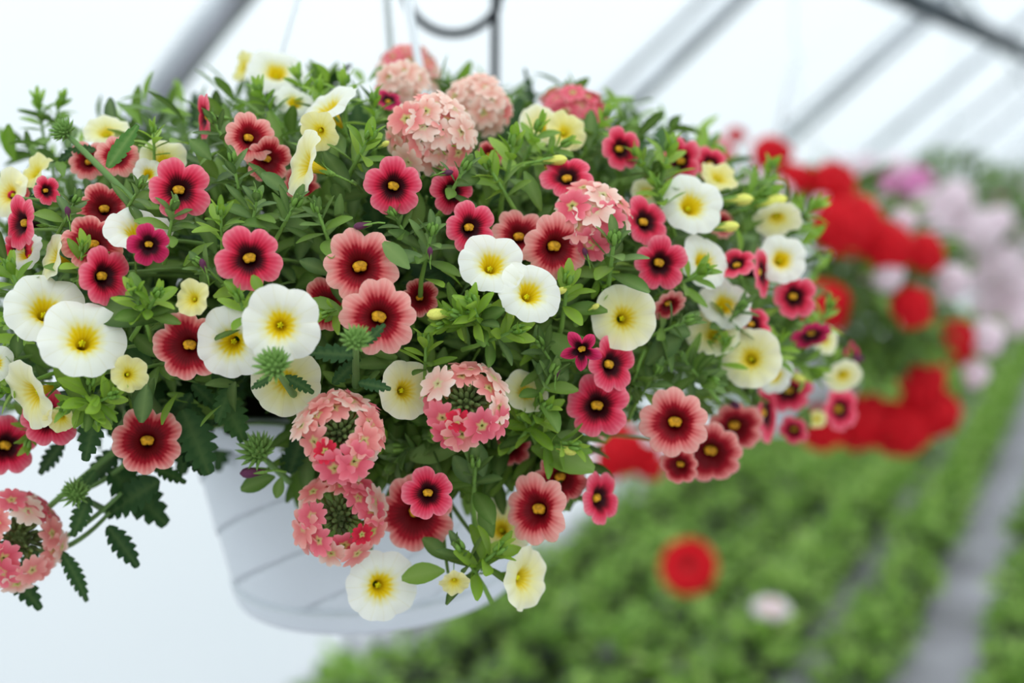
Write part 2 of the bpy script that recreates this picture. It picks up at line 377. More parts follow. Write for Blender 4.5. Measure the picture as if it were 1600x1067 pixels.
# yellow throat bulge: a saddle of two swellings below the mouth of the tube
mb = MB()
ellipsoid(mb, (0.0, 0.05, -0.14), 0.195, 0.125, 0.13, 18, 8); ellipsoid(mb, (-0.07, -0.03, -0.15), 0.10, 0.085, 0.11, 12, 6); ellipsoid(mb, (0.07, -0.03, -0.15), 0.10, 0.085, 0.11, 12, 6)
THROAT_Y = mb.mesh('throat', M['yellow_throat'])
mb = MB()
for k in range(5):
    a = 2*math.pi*k/5; ellipsoid(mb, (0.055*math.cos(a), 0.055*math.sin(a), -0.30), 0.035, 0.035, 0.09, 6, 4)
ellipsoid(mb, (0, 0, -0.28), 0.04, 0.04, 0.08, 6, 4); THROAT_G = mb.mesh('throat', M['green_throat'])
# calyx with five narrow sepals and a short stalk
def calyx_mesh(t=0.85):
    mb = MB(); mb.lathe([(0.012, -t-0.22), (0.07, -t-0.14), (0.10, -t), (0.105, -t+0.12), (0.09, -t+0.14)], 10)
    for k in range(5):
        a = 2*math.pi*k/5; c, s = math.cos(a), math.sin(a); P = []
        for i in range(5):
            q = i/4; w = 0.055*math.sin(math.pi*(0.25+0.72*q)); r = 0.10+0.22*q**1.5; z = -t+0.05+0.42*q
            P.append([Vector((r*c - s*x*w, r*s + c*x*w, z)) for x in (-1, 0, 1)])
        mb.grid(P)
    mb.tube([(0, 0, -t-0.2), (0.02, -0.03, -t-0.6), (0.04, -0.08, -t-0.9)], 0.035, 6)
    return mb.mesh('calyx', M['calyx'])
CALYX = calyx_mesh()
CO = {}
for kd, mm, kw in (('hot', 'hot', dict(notch=0.24, cleft=0.04)), ('magenta', 'magenta', dict(notch=0.28, cleft=0.03)), ('coral', 'coral', dict(notch=0.20, cleft=0.10, wave=0.05)),
                   ('deep', 'deep', dict(notch=0.20, cleft=0.07, wave=0.06)), ('cream', 'cream', dict(notch=0.09, cleft=0.03, wave=0.06, flare=0.24)),
                   ('softcream', 'softcream', dict(notch=0.06, cleft=0.02, wave=0.08, flare=0.12)), ('lemon', 'lemon', dict(notch=0.12, cleft=0.02, wave=0.14, flare=0.05)),
                   ('star', 'magenta', dict(notch=0.1, cleft=0.0, star=0.45, wave=0.10, flare=0.3))):
    CO[kd] = [corolla('flower', M[mm], seed=s, **kw) for s in range(3)]
def floret_mesh(m, seed):
    r_ = random.Random(seed); mb = MB()
    for k in range(5):
        a = 2*math.pi*k/5 + r_.uniform(-0.1, 0.1); L = 1+r_.uniform(-0.12, 0.08); tilt = r_.uniform(-0.10, 0.06); P = []; rd = []; an = []
        for i in range(6):
            q = i/5; w = 0.06+0.43*math.sin(min(1.0, q*1.02)*math.pi*0.60)**1.1; row = []
            for x in (-1, -0.5, 0, 0.5, 1):
                nt_ = -0.24*math.exp(-(x/0.40)**2)*q**3 - 0.10*abs(x)**3*q**2
                rr = 0.06 + 0.94*L*q + nt_*L
                y = x*w*(1-0.1*q); z = tilt*q*q + 0.05*q*(1-abs(x)) + 0.03*math.sin(4*x+seed+k)*q
                row.append(Vector((rr*math.cos(a)-y*math.sin(a), rr*math.sin(a)+y*math.cos(a), z))); rd.append(q); an.append(x*0.5)
            P.append(row)
        mb.grid(P, rad=rd, ang=an)
    P = [[Vector((r*math.cos(2*math.pi*j/6), r*math.sin(2*math.pi*j/6), z)) for j in range(6)] for r, z in ((0.11, 0.03), (0.09, -0.25), (0.07, -0.9))]
    mb.grid(P, True, rad=[0.05]*18, ang=[0.3]*18)
    return mb.mesh('floret', m)
FLO = {k: [floret_mesh(M[k], s) for s in range(3)] for k in ('fl_red', 'fl_pink', 'fl_coral', 'fl_pale')}

# ------------------------------------------------------------------ the hanging basket in front
POT = Vector((-0.102, 0.905, 1.105))      # centre of the pot's underside
POT_TILT = Euler((math.radians(2.0), math.radians(-3.5), 0)).to_matrix().to_4x4()
RB, RT, PH = 0.103, 0.134, 0.160
def pot_meshes():
    mb = MB(); nz, na = 120, 192; P = []
    for i in range(nz+1):
        h = PH*i/nz; row = []
        for k in range(na):
            a = 2*math.pi*k/na; r = RB + (RT-RB)*(h/PH)**0.9
            if h < 0.008: r -= 0.008*(1-math.sqrt(max(0, 1-(1-h/0.008)**2)))
            if h > 0.019:
                ph = (h/0.041 - a/(math.pi/4)) % 1.0
                r += 0.0013*(1-ph) - (0.0022 if ph > 0.955 else 0)
            else: r += 0.0030
            if 0.0175 < h < 0.0225: r -= 0.0040
            row.append(Vector((r*math.cos(a), r*math.sin(a), h)))
        P.append(row)
    mb.grid(P, True)
    P = [[Vector((r*math.cos(2*math.pi*k/na), r*math.sin(2*math.pi*k/na), z)) for k in range(na)] for r, z in ((RT, PH), (RT-0.003, PH), (RB+0.004, 0.05), (0.02, 0.05))]
    mb.grid(P, True); mb.lathe([(0.001, 0.002), (RB-0.02, 0.002), (RB-0.007, 0.0)], na)
    wall = mb.mesh('pot_wall', M['pot'])
    mb = MB(); mb.lathe([(RT-0.001, PH-0.022), (RT+0.004, PH-0.022), (RT+0.006, PH-0.019), (RT+0.0075, PH-0.004), (RT+0.006, PH), (RT+0.001, PH+0.001), (RT-0.004, PH-0.001), (RT-0.005, PH-0.012)], 96)
    rim = mb.mesh('rim', M['pot'])
    mb = MB(); P = [[Vector((r*math.cos(2*math.pi*k/40), r*math.sin(2*math.pi*k/40), PH-0.018+(0.003*math.sin(k*2.3+j*3) if 0 < j < 4 else 0))) for k in range(40)] for j, r in enumerate((RT-0.005, 0.095, 0.06, 0.03, 0.002))]
    mb.grid(P, True); soil = mb.mesh('soil', M['soil'])
    return wall, rim, soil
PM = pot_meshes()
STRANDS = [math.radians(x) for x in (196, 310, 78)]
APEX = 0.60                               # the strands meet this high above the underside of the pot
def hanging_pot(loc, tilt, label, apex=APEX, turn=0.0):
    t = link('hanging_pot', None, None, Matrix.Translation(loc) @ tilt); tag(t, label, 'flower pot', 'white hanging pots')
    for nm, me in zip(('pot_wall', 'rim', 'soil'), PM): link(nm, me, t)
    inv = tilt.inverted()
    top = inv @ Vector((0, 0, apex))
    for a in STRANDS:
        a += turn
        p = Vector(((RT+0.004)*math.cos(a), (RT+0.004)*math.sin(a), PH-0.012))
        mb = MB(); d = (top-p).normalized(); x = Vector((-math.sin(a), math.cos(a), 0)); y = d.cross(x).normalized(); n = 6
        P = []
        for i in range(n+1):
            c = p.lerp(top, i/n); w = 0.0029; th = 0.0010
            P.append([c+x*w+y*th, c-x*w+y*th, c-x*w-y*th, c+x*w-y*th])
        mb.grid(P, True); s = link('hanger_strand', mb.mesh('hanger_strand', M['hanger'], False), t)
        mb = MB(); Mx = Matrix.Translation(p) @ Matrix.Rotation(a, 4, 'Z')
        mb.box((0.002, 0, 0.010), (0.005, 0.020, 0.030), Mx); link('clip', mb.mesh('clip', M['hanger'], False), s)
    zr = RAIL_Z - loc[2]
    mb = MB(); pts = [top + Vector((0, 0, 0.004))]
    pts += [inv @ Vector((0.012*math.sin(k*0.5), 0, apex+0.012-0.012*math.cos(k*0.5))) for k in range(1, 6)]
    pts += [inv @ Vector((0.0, 0, apex+0.035)), inv @ Vector((0, 0, zr-0.004))]
    pts += [inv @ Vector((0.016-0.016*math.cos(k*0.45), 0, zr-0.002+0.016*math.sin(k*0.45))) for k in range(0, 9)]
    mb.tube(pts, 0.0022, 6); link('hook', mb.mesh('hook', M['hanger']), t)
    return t
hanging_pot(POT, POT_TILT, 'white plastic hanging pot with slanting spiral grooves under the cream and coral flowers')

# black iron hook that hangs behind the basket
mb = MB(); hy = 1.16
bx = at(775, 60, hy)
mb.tube([Vector((bx.x, hy, RAIL_Z-0.01)), Vector((bx.x, hy, bx.z+0.1)), Vector((bx.x-0.002, hy, bx.z-0.12))], 0.0042, 10)
rod = thing('iron_hook', Vector((bx.x, hy, bx.z-0.12)), 'black iron hook with a round curl, behind the coral verbena heads', 'hook')
inv = Matrix.Translation(-Vector((bx.x, hy, bx.z-0.12)))
for i in range(len(mb.v)): mb.v[i] = tuple(inv @ Vector(mb.v[i]))
link('rod', mb.mesh('rod', M['black_iron']), rod)
mb = MB(); pts = []
cc = at(708, -27, hy); rr = 76*hy/F_PX
for k in range(0, 25):
    a = math.radians(15 - k*10.0); pts.append(inv @ Vector((cc.x + rr*math.cos(a), hy, cc.z + rr*math.sin(a))))
pts = [inv @ Vector((bx.x, hy, cc.z+rr*0.55))] + pts
mb.tube(pts, 0.0042, 10); link('curl', mb.mesh('curl', M['black_iron']), rod)

# ---- shape of the flower mass
CB = Vector((-0.070, 0.900, 1.345)); A_, B_, CT, CBt = 0.365, 0.270, 0.145, 0.105
E1 = Vector((math.cos(math.radians(33)), math.sin(math.radians(33)), 0)); E2 = Vector((-E1.y, E1.x, 0))
def Fin(p, s=1.0):
    q = Vector(p)-CB; x = q.dot(E1)/(A_*s); y = q.dot(E2)/(B_*s); h2 = x*x+y*y
    return h2 + (q.z/(CT*s))**2 if q.z > 0 else h2 + abs(q.z/(CBt*1.05))**4
def surf(px, py, s=1.0):
    d = ray(px, py); best, bt, hit = 1e9, 0, None
    for i in range(330):
        t = 0.42 + i*0.003; f = Fin(EYE+d*t, s)
        if f < best: best, bt = f, t
        if f < 1.0: hit = t; break
    if hit is None:
        hit = bt
    p = EYE + d*hit
    return p
def spot(px, py, o=0.0):
    d = ray(px, py); p = surf(px, py)
    if py > 690 and 385 < px < 900:                 # sprays trailing in front of the pot
        t = 0.655/d.y; p = EYE + d*t
    elif py > 600 and px > 900:                     # the low right edge, which hangs well forward
        p = EYE + d*((0.675 + max(0.0, px-1060)*0.0010)/d.y)
    elif py > 700 and px <= 385:
        t = 0.665/d.y; p = EYE + d*t
    return p - d*o
def normal_px(px, py, dx, dy):
    return (-ray(px, py) + RIGHT*dx + UP*dy).normalized()

root = POT + Vector((0, 0, PH-0.018))
red_plant = thing('red_calibrachoa', root + Vector((0.05, -0.03, 0)), 'red and coral calibrachoa with dark yellow-eyed flowers in the near hanging pot', 'plant')
cream_plant = thing('cream_calibrachoa', root + Vector((-0.05, -0.03, 0)), 'cream calibrachoa with yellow-throated trumpet flowers in the near hanging pot', 'plant')
verbena = thing('coral_verbena', root + Vector((0.0, 0.05, 0)), 'coral and peach verbena with domed flower clusters and toothed leaves', 'plant')
def loc_in(t, Mw): return Matrix.Translation(-t.location) @ Mw

FLOWERS = []      # world position, radius in px, for keeping the filler off the faces
def flower(kind, px, py, d, dx=0.0, dy=0.0, o=0.0):
    plant = cream_plant if kind in ('cream', 'softcream', 'lemon') else red_plant
    p = spot(px, py, 0.012+o); dist = (p-EYE).dot(FWD); s = 0.5*d*dist/F_PX
    n = normal_px(px, py, dx, dy); i = len(FLOWERS)
    Mw = Matrix.Translation(p) @ frame(n, UP, random.uniform(-0.3, 0.3)) @ Matrix.Scale(s, 4)
    f = link('flower', random.choice(CO[kind]), plant, loc_in(plant, Mw))
    link('throat', THROAT_G if plant is cream_plant else THROAT_Y, f)
    link('calyx', CALYX, f, Matrix.Rotation(random.uniform(-0.5, 0.5), 4, 'Z'))
    FLOWERS.append((px, py, d*0.5, p, n, plant, dist))
    return f

# red calibrachoa: kind, x, y, width in the photograph, lean right, lean up, forward
RED = [('coral', 390, 215, 82, .35, .25, 0), ('deep', 418, 250, 76, .4, -.3, -.02), ('hot', 280, 297, 99, .12, .15, 0), ('hot', 615, 292, 94, .1, -.05, .01), ('hot', 706, 300, 78, .55, .1, -.01),
 ('hot', 735, 356, 86, .45, .05, 0), ('coral', 812, 368, 92, .2, .5, -.02), ('coral', 868, 387, 112, .35, -.15, 0), ('hot', 886, 276, 86, 0, .75, 0), ('hot', 33, 349, 88, -1.1, .1, 0),
 ('hot', 73, 298, 48, .9, .2, 0), ('deep', 145, 380, 98, -.1, .45, -.01), ('hot', 163, 432, 96, 1.0, .1, 0), ('deep', 163, 325, 84, 0, .4, -.03), ('magenta', 233, 383, 68, .15, -.1, .01),
 ('hot', 390, 404, 106, 0, .05, .01), ('coral', 563, 417, 122, .05, .1, 0), ('coral', 592, 497, 124, .05, -.05, .01), ('deep', 512, 476, 88, -.4, 0, -.02), ('deep', 656, 466, 62, .1, 0, -.03),
 ('deep', 294, 541, 112, -.3, -.1, 0), ('deep', 230, 689, 110, 0, .1, 0), ('hot', 1031, 412, 88, .3, -.1, 0), ('coral', 1045, 477, 62, .6, -.9, -.01), ('hot', 1008, 346, 84, .6, .4, -.01),
 ('hot', 970, 233, 72, .6, .2, 0), ('hot', 1062, 252, 76, -.5, .2, -.01), ('hot', 1150, 412, 66, -.4, 1.1, 0), ('hot', 1190, 426, 84, 1.9, .2, -.01), ('hot', 1241, 464, 74, .4, 0, 0),
 ('star', 909, 547, 68, -.1, -.2, .03), ('hot', 955, 570, 92, .75, .05, .01), ('hot', 933, 635, 102, .05, -.05, .02), ('coral', 1054, 661, 112, -.1, -.05, .01), ('deep', 1148, 668, 90, .2, -.5, 0),
 ('deep', 1110, 708, 106, 0, -.45, 0), ('deep', 1062, 727, 64, -.3, -.3, -.02), ('hot', 1197, 646, 100, 1.8, .1, .01), ('hot', 1232, 612, 76, .2, -.5, 0), ('hot', 1313, 640, 70, .7, 0, 0),
 ('magenta', 1268, 524, 66, .4, -1.2, 0), ('magenta', 1330, 556, 44, 1.2, 0, 0), ('hot', 1240, 672, 50, -.4, -.5, 0), ('coral', 838, 797, 116, -.6, -.05, .01), ('deep', 876, 748, 92, .2, -.35, -.02), ('hot', 937, 779, 88, 1.15, 0, 0),
 ('hot', 669, 771, 84, .1, 0, .035), ('deep', 650, 803, 126, -.1, -.25, 0), ('hot', 10, 697, 96, .4, 0, 0), ('hot', 78, 654, 92, 0, 0, -.02), ('coral', 183, 246, 70, .1, .4, -.02), ('coral', 138, 252, 66, -.3, .3, -.03),
 ('hot', 320, 183, 74, -1.9, .1, 0), ('magenta', 607, 157, 44, .2, .9, -.03), ('hot', 1175, 505, 66, .5, .6, -.01), ('coral', 1128, 350, 50, .6, .3, -.05), ('hot', 25, 310, 50, -.6, .3, -.04),
 ('hot', 855, 262, 40, .5, .5, -.05), ('deep', 765, 242, 44, .3, .4, -.06), ('deep', 470, 290, 60, .2, .3, -.06), ('hot', 30, 390, 54, -.3, -.4, -.03), ('deep', 800, 700, 60, .1, -.2, -.03), ('hot', 1110, 256, 60, .3, .4, -.02)]
for r in RED: flower(*r)
CREAM = [('cream', 432, 113, 90, .05, .75, 0), ('lemon', 378, 104, 52, -1.2, .6, 0), ('cream', 512, 168, 110, -1.0, 1.5, .01), ('lemon', 498, 206, 66, -.35, -.3, .01), ('softcream', 474, 256, 108, -1.7, .6, .01),
 ('cream', 216, 362, 108, .1, 1.1, -.01), ('cream', 70, 485, 124, .1, .5, 0), ('cream', 130, 530, 134, .1, .4, .015), ('softcream', 82, 402, 78, -1.5, .5, -.01), ('softcream', 46, 618, 114, -1.15, -.45, .01),
 ('lemon', 95, 656, 54, -.2, -.9, .02), ('lemon', 202, 585, 60, .35, .05, .01), ('lemon', 300, 466, 60, -.5, .2, .01), ('cream', 438, 508, 126, 0, 0, .025), ('cream', 362, 536, 116, -.2, -.15, .005),
 ('softcream', 447, 597, 112, -.1, -.15, -.02), ('cream', 768, 413, 108, .2, .55, .01), ('cream', 828, 458, 106, .4, .45, .02), ('softcream', 975, 497, 106, .2, .05, .01), ('cream', 1080, 321, 104, .35, .45, 0),
 ('cream', 1100, 410, 92, .7, .4, -.01), ('cream', 1132, 476, 90, .4, .5, -.02), ('softcream', 1115, 520, 84, -.1, .5, -.02), ('cream', 1221, 406, 80, .25, .2, 0), ('softcream', 1214, 344, 78, .1, -1.2, 0),
 ('lemon', 1124, 276, 66, .6, 1.0, 0), ('softcream', 1173, 560, 98, -.1, .1, .01), ('cream', 1212, 588, 64, .7, -.5, .005), ('softcream', 1318, 588, 60, .3, -.6, 0), ('softcream', 634, 610, 96, .6, .05, -.005),
 ('softcream', 822, 612, 74, .3, .5, -.01), ('cream', 594, 916, 114, .2, -.1, .01), ('softcream', 782, 826, 96, -.15, .2, -.03), ('softcream', 820, 905, 104, 1.3, -.25, .01), ('lemon', 710, 911, 50, .05, -.9, .03),
 ('cream', -8, 568, 60, .1, 0, 0), ('lemon', 52, 268, 66, -.9, .8, -.02), ('softcream', 12, 302, 80, -.8, .3, -.03), ('softcream', 255, 246, 74, 0, .8, -.03), ('softcream', 165, 205, 70, -.2, .9, -.03), ('cream', 232, 272, 50, .2, .3, -.03),
 ('softcream', 848, 196, 78, .3, .7, -.02), ('lemon', 884, 206, 66, .4, .3, -.01), ('cream', 460, 160, 66, .3, .9, -.03), ('cream', 40, 395, 70, -.8, .6, -.03), ('lemon', 1276, 655, 30, .2, -.3, 0), ('softcream', 1290, 530, 52, .8, .2, -.02),
 ('softcream', 1010, 300, 50, .2, .6, -.04)]
for r in CREAM: flower(*r)
# the far side of the basket, which the photograph does not show, carries flowers too
for k in range(46):
    ph = random.uniform(0.25, math.pi-0.25); w = random.uniform(-0.5, 0.8); r = math.sqrt(1-w*w) if w > 0 else math.sqrt(1-w**4)
    p = CB + E1*(A_*r*math.cos(ph)) + E2*(B_*r*math.sin(ph)) + Vector((0, 0, (CT if w > 0 else CBt)*w))
    if (p-CB).dot(E1) > 0: p -= E1*((p-CB).dot(E1)*0.13)
    if p.y < 0.95 or w > 0.55: continue
    kind = random.choice(('hot', 'coral', 'deep', 'cream', 'softcream')); plant = cream_plant if kind in ('cream', 'softcream') else red_plant
    n = Vector((E1*math.cos(ph)/A_ + E2*math.sin(ph)/B_)).normalized() + Vector((0, 0, 0.3+0.4*w))
    f = link('flower', random.choice(CO[kind]), plant, loc_in(plant, Matrix.Translation(p+n*0.01) @ frame(n) @ Matrix.Scale(random.uniform(0.016, 0.021), 4)))
    link('throat', THROAT_G if plant is cream_plant else THROAT_Y, f); link('calyx', CALYX, f)

# ---- verbena heads
def head(px, py, d, dx, dy, style, o=0.0, nfl=26, flat=0.8):
    p0 = spot(px, py, 0.014+o); dist = (p0-EYE).dot(FWD); R_ = 0.5*d*dist/F_PX; n = normal_px(px, py, dx, dy)
    fr = 0.0090; Rh = max(0.012, R_-fr*0.75)
    base = p0 - n*(Rh*0.75)
    mb = MB(); r_ = random.Random(px*31+py)
    # core: receptacle and a crowd of pointed buds
    ellipsoid(mb, (0, 0, Rh*0.12), Rh*0.33, Rh*0.33, Rh*0.30, 10, 5)
    for k in range(30 if style == 'ring' else 12):
        a = k*2.39996; q = math.sqrt((k+0.5)/30)*0.85; th = q
        dv = Vector((math.sin(th)*math.cos(a), math.sin(th)*math.sin(a), math.cos(th)))
        Mx = Matrix.Translation(dv*Rh*(0.52 + 0.10*r_.random())) @ frame(dv)
        ellipsoid(mb, (0, 0, 0), 0.0013, 0.0013, 0.0042, 6, 4, Mx)
    Mw = Matrix.Translation(base) @ frame(n, UP, r_.uniform(0, 6))
    h = link('flower_head', None, verbena)
    tub = []
    k = 0; th0 = 0.66 if style == 'ring' else 0.0; th1 = 1.55
    placed = []
    for k in range(nfl):
        q = (k+0.5)/nfl; ct = math.cos(th0) + (math.cos(th1)-math.cos(th0))*q; th = math.acos(max(-1, min(1, ct))); a = k*2.39996 + r_.uniform(-0.15, 0.15)
        dv = Vector((math.sin(th)*math.cos(a), math.sin(th)*math.sin(a), math.cos(th)))
        pos = Vector((dv.x*Rh, dv.y*Rh, dv.z*Rh*flat))*r_.uniform(0.86, 1.12)
        mb.tube([Vector((0, 0, Rh*0.1)), pos*0.6, pos*0.97], 0.0007, 5, 1, False)
        x = r_.random()
        if style == 'ring': kd = 'fl_red' if (q < 0.22 and x < 0.33) else ('fl_pink' if x < 0.45-0.3*q else ('fl_coral' if x < 0.95-0.45*q else 'fl_pale'))
        elif style == 'pale': kd = 'fl_pale' if x < 0.86 else 'fl_coral'
        elif style == 'mixed': kd = 'fl_coral' if x < 0.45 else ('fl_pink' if x < 0.55 else 'fl_pale')
        else: kd = 'fl_pink' if x < 0.55 else ('fl_coral' if x < 0.9 else 'fl_red')
        sz = fr*(0.72 if kd == 'fl_red' else r_.uniform(0.95, 1.24))
        nn = (dv + Vector((r_.uniform(-.22, .22), r_.uniform(-.22, .22), 0.35))).normalized()
        placed.append((kd, Matrix.Translation(pos) @ frame(nn, Vector((0, 0, 1)), r_.uniform(0, 6.28)) @ Matrix.Scale(sz, 4)))
    bpy.data.objects.remove(h)
    h = link('flower_head', mb.mesh('flower_head', [M['budcore'], M['calyx']]), verbena, loc_in(verbena, Mw))
    for kd, Ml in placed: link('floret', r_.choice(FLO[kd]), h, Ml)
    FLOWERS.append((px, py, d*0.5, p0, n, verbena, dist))
    return base, n
HEADS = [(672, 197, 156, 0, .35, 'pale', .02, 24), (640, 84, 122, .05, 1.3, 'mixed', -.05, 20), (752, 142, 124, .2, .9, 'pale', 0, 20), (902, 146, 126, .25, 1.35, 'bright', 0, 18), (926, 318, 152, .1, .75, 'mixed', .02, 16),
         (731, 616, 166, .05, .4, 'ring', .03, 17), (535, 668, 164, .05, .25, 'ring', .035, 20), (530, 803, 164, -.05, .1, 'ring', .03, 20), (40, 838, 170, .35, .1, 'ring', .02, 22), (618, 128, 62, -.4, .3, 'pale', -.01, 10)]
HB = [head(*h) for h in HEADS]

def curve(p, q, sag, n=8):
    p, q = Vector(p), Vector(q); c = (p+q)/2 + Vector(sag)
    return [p*(1-t)**2 + c*(2*t*(1-t)) + q*t*t for t in [i/n for i in range(n+1)]]
def stem(plant, p, q, r, m, sag=(0, 0, 0.02)):
    L = -plant.location; mb = MB(); pts = curve(p+L, q+L, sag); mb.tube(pts, [r*(1.0-0.35*i/(len(pts)-1)) for i in range(len(pts))], 7)
    return link('stem', mb.mesh('stem', m), plant)
for (b0, n), h in zip(HB, HEADS):
    tgt = CB + (b0-CB)*0.45; tgt.z = min(tgt.z, b0.z-0.015)
    if h[1] > 700: tgt = spot(h[0]+(170 if h[0] < 300 else 40), 680, -0.06)
    q = b0 - n*0.03
    stem(verbena, tgt, b0, 0.0021, M['vstem'], (q-(tgt+b0)/2)*0.8)

# ---- verbena buds and toothed leaves
def vbud(px, py, d, dx, dy, spx, spy, o=0.0):
    """a tight green bud head on a hairy stem that comes from (spx, spy)"""
    p = spot(px, py, 0.016+o); dist = (p-EYE).dot(FWD); r = 0.5*d*dist/F_PX; n = normal_px(px, py, dx, dy); mb = MB(); r_ = random.Random(px)
    ellipsoid(mb, (0, 0, -0.1), 0.5, 0.5, 0.5, 8, 5)
    for k in range(46):
        th = math.acos(1-1.25*(k+0.5)/46); a = k*2.39996; dv = Vector((math.sin(th)*math.cos(a), math.sin(th)*math.sin(a), math.cos(th)))
        dv = (dv + Vector((0, 0, 0.5))).normalized()
        Mx = Matrix.Translation(Vector((math.sin(th)*math.cos(a)*0.55, math.sin(th)*math.sin(a)*0.55, math.cos(th)*0.4))) @ frame(dv)
        mb.lathe([(0.075, -0.15), (0.10, 0.05), (0.08, 0.25), (0.012, 0.40+0.25*r_.random())], 5, 0, Mx)
    link('flower_bud', mb.mesh('flower_bud', M['budgreen']), verbena, loc_in(verbena, Matrix.Translation(p) @ frame(n) @ Matrix.Scale(r, 4)))
    q = spot(spx, spy, -0.02); stem(verbena, q, p, 0.0022, M['vstem'], (0, 0, 0)); FLOWERS.append((px, py, d*0.5, p, n, verbena, dist))
VB = [(556, 532, 54, 0, .9, 556, 602, .03), (428, 572, 64, -.4, .5, 465, 625, .03), (402, 706, 66, -.5, .6, 452, 752, .0), (100, 205, 44, -.7, .7, 225, 330, .02), (118, 772, 50, -.3, .4, 170, 800, .0)]
for v in VB: vbud(*v)
def vleaf(bx_, by_, tx, ty, v=0, o=0.0, light=False, yaw=0.0, depth=None):
    p = spot(bx_, by_, o) if depth is None else at(bx_, by_, depth); dist = (p-EYE).dot(FWD)
    L = math.hypot(tx-bx_, ty-by_)*dist/F_PX; d = RIGHT*(tx-bx_) - UP*(ty-by_); d = d.normalized() - FWD*yaw
    nrm = (-ray(bx_, by_) + UP*0.6).normalized()
    Mw = Matrix.Translation(p) @ rot_to(d, nrm).to_4x4() @ Matrix.Scale(L*math.sqrt(1+yaw*yaw)*1.02, 4)
    return link('serrated_leaf', SERR_L if light else SERR[v], verbena, loc_in(verbena, Mw))
VL = [(172, 735, 262, 812, 0, -.01), (250, 752, 160, 800, 0, 0), (168, 822, 216, 884, 1, .01), (96, 862, 142, 934, 2, .01), (14, 890, 64, 950, 1, .01), (140, 776, 112, 838, 1, .01), (150, 735, 120, 770, 1, 0), (152, 640, 132, 720, 1, -.01),
      (285, 640, 330, 738, 0, -.03), (340, 610, 384, 686, 0, -.035), (240, 730, 290, 752, 1, 0), (556, 556, 482, 548, 1, .025), (560, 598, 610, 606, 1, .025), (568, 540, 600, 506, 1, .035), (425, 590, 392, 606, 1, .02), (445, 588, 490, 612, 1, .01),
      (452, 740, 476, 668, 1, -.01), (440, 735, 470, 690, 0, -.02), (520, 600, 560, 560, 1, .0), (320, 655, 296, 722, 1, -.03), (250, 650, 290, 700, 1, -.03), (300, 615, 262, 668, 1, -.04), (362, 600, 338, 660, 1, -.03), (300, 600, 345, 640, 1, -.04), (330, 570, 370, 620, 1, -.05), (270, 620, 320, 650, 1, -.05), (190, 700, 130, 760, 1, -.02),
      (100, 690, 60, 740, 1, -.02), (280, 690, 318, 740, 1, -.02), (130, 230, 90, 250, 1, -.01), (150, 235, 108, 232, 1, .0), (60, 860, 20, 905, 1, 0)]
for x in VL: vleaf(*x)
vleaf(168, 262, 214, 196, 0, .02, True)
for a in ((190, 770, 40, 870, .003), (172, 800, 78, 862, .0), (120, 770, 230, 690, -.02)):
    stem(verbena, spot(a[2], a[3], a[4]-.01), spot(a[0], a[1], a[4]), 0.0018, M['vstem'], (0, 0, -0.008))

# ---- leafy shoots: each leaf its own piece
def shoot_proto(seed, n=12, bright=True):
    r_ = random.Random(seed); out = []; L = 0.019
    for i in range(n):
        q = i/(n-1); h = L*q; az = i*2.39996+r_.uniform(-.3, .3); el = math.radians(12+62*q**1.3+r_.uniform(-8, 8))
        d = Vector((math.cos(az)*math.cos(el), math.sin(az)*math.cos(el), math.sin(el)))
        size = (0.0205-0.010*q)*r_.uniform(0.85, 1.15)
        key = ('young' if q > 0.35 else ('leaf' if r_.random() < 0.5 else 'young')) if bright else ('grey_leaf' if q > 0.3 else 'leaf')
        out.append((key, r_.randrange(3), Matrix.Translation((0, 0, h)) @ rot_to(d, Vector((0, 0, 1)), r_.uniform(-.3, .3)).to_4x4() @ Matrix.Scale(size, 4)))
    mb = MB(); mb.tube([(0, 0, -0.020), (0.001, 0, -0.01), (0, 0, L*0.95)], [0.0014, 0.0013, 0.0008], 6)
    for k in range(4):
        a = k*1.6; ellipsoid(mb, (0.0018*math.cos(a), 0.0018*math.sin(a), L+0.002), 0.0013, 0.0013, 0.0034, 6, 4)
    stem_me = mb.mesh('leaf_shoot', M['calyx'])
    keys = ['leaf', 'young', 'grey_leaf']                     # the same shoot with its leaves joined, for the small ones at the back
    for key, v, Ml in out:
        rows_, rib = leaf_rows(1, (0.40, 0.44, 0.35)[v], 0.3, (0.2, 0.45, 0.0)[v], 6, 1.25)
        mb.grid([[Ml @ p for p in r] for r in rows_], False, 1+keys.index(key), rib=rib, tint=[r_.random()]*len(rib))
    return stem_me, out, mb.mesh('leaf_shoot', [M['calyx']]+[M[k] for k in keys])
SH = {True: [shoot_proto(s, 12, True) for s in range(4)], False: [shoot_proto(s+10, 11, False) for s in range(3)]}
def shoot(px, py, size=1.0, ang=90.0, out=0.6, bright=True, o=0.0):
    """ang: the way the tip points in the photograph (degrees, 90 is up); out: how far it leans to the viewer"""
    k = random.choice(SH[bright]); a = math.radians(ang)
    p = spot(px, py, 0.008+o); dist = (p-EYE).dot(FWD)
    d = (RIGHT*math.cos(a) + UP*math.sin(a) - ray(px, py)*out).normalized()
    plant = min(FLOWERS, key=lambda f: (f[0]-px)**2+(f[1]-py)**2 + (1e9 if f[5] is verbena else 0))[5]
    s = size*dist/0.66
    Mw = Matrix.Translation(p - d*0.014*s) @ frame(d, UP, random.uniform(0, 6.28)) @ Matrix.Scale(s, 4)
    if size < 0.9:
        link('leaf_shoot', k[2], plant, loc_in(plant, Mw)); return
    h = link('leaf_shoot', k[0], plant, loc_in(plant, Mw))
    for key, v, Ml in k[1]: link('leaf', LEAF[key][v], h, Ml)
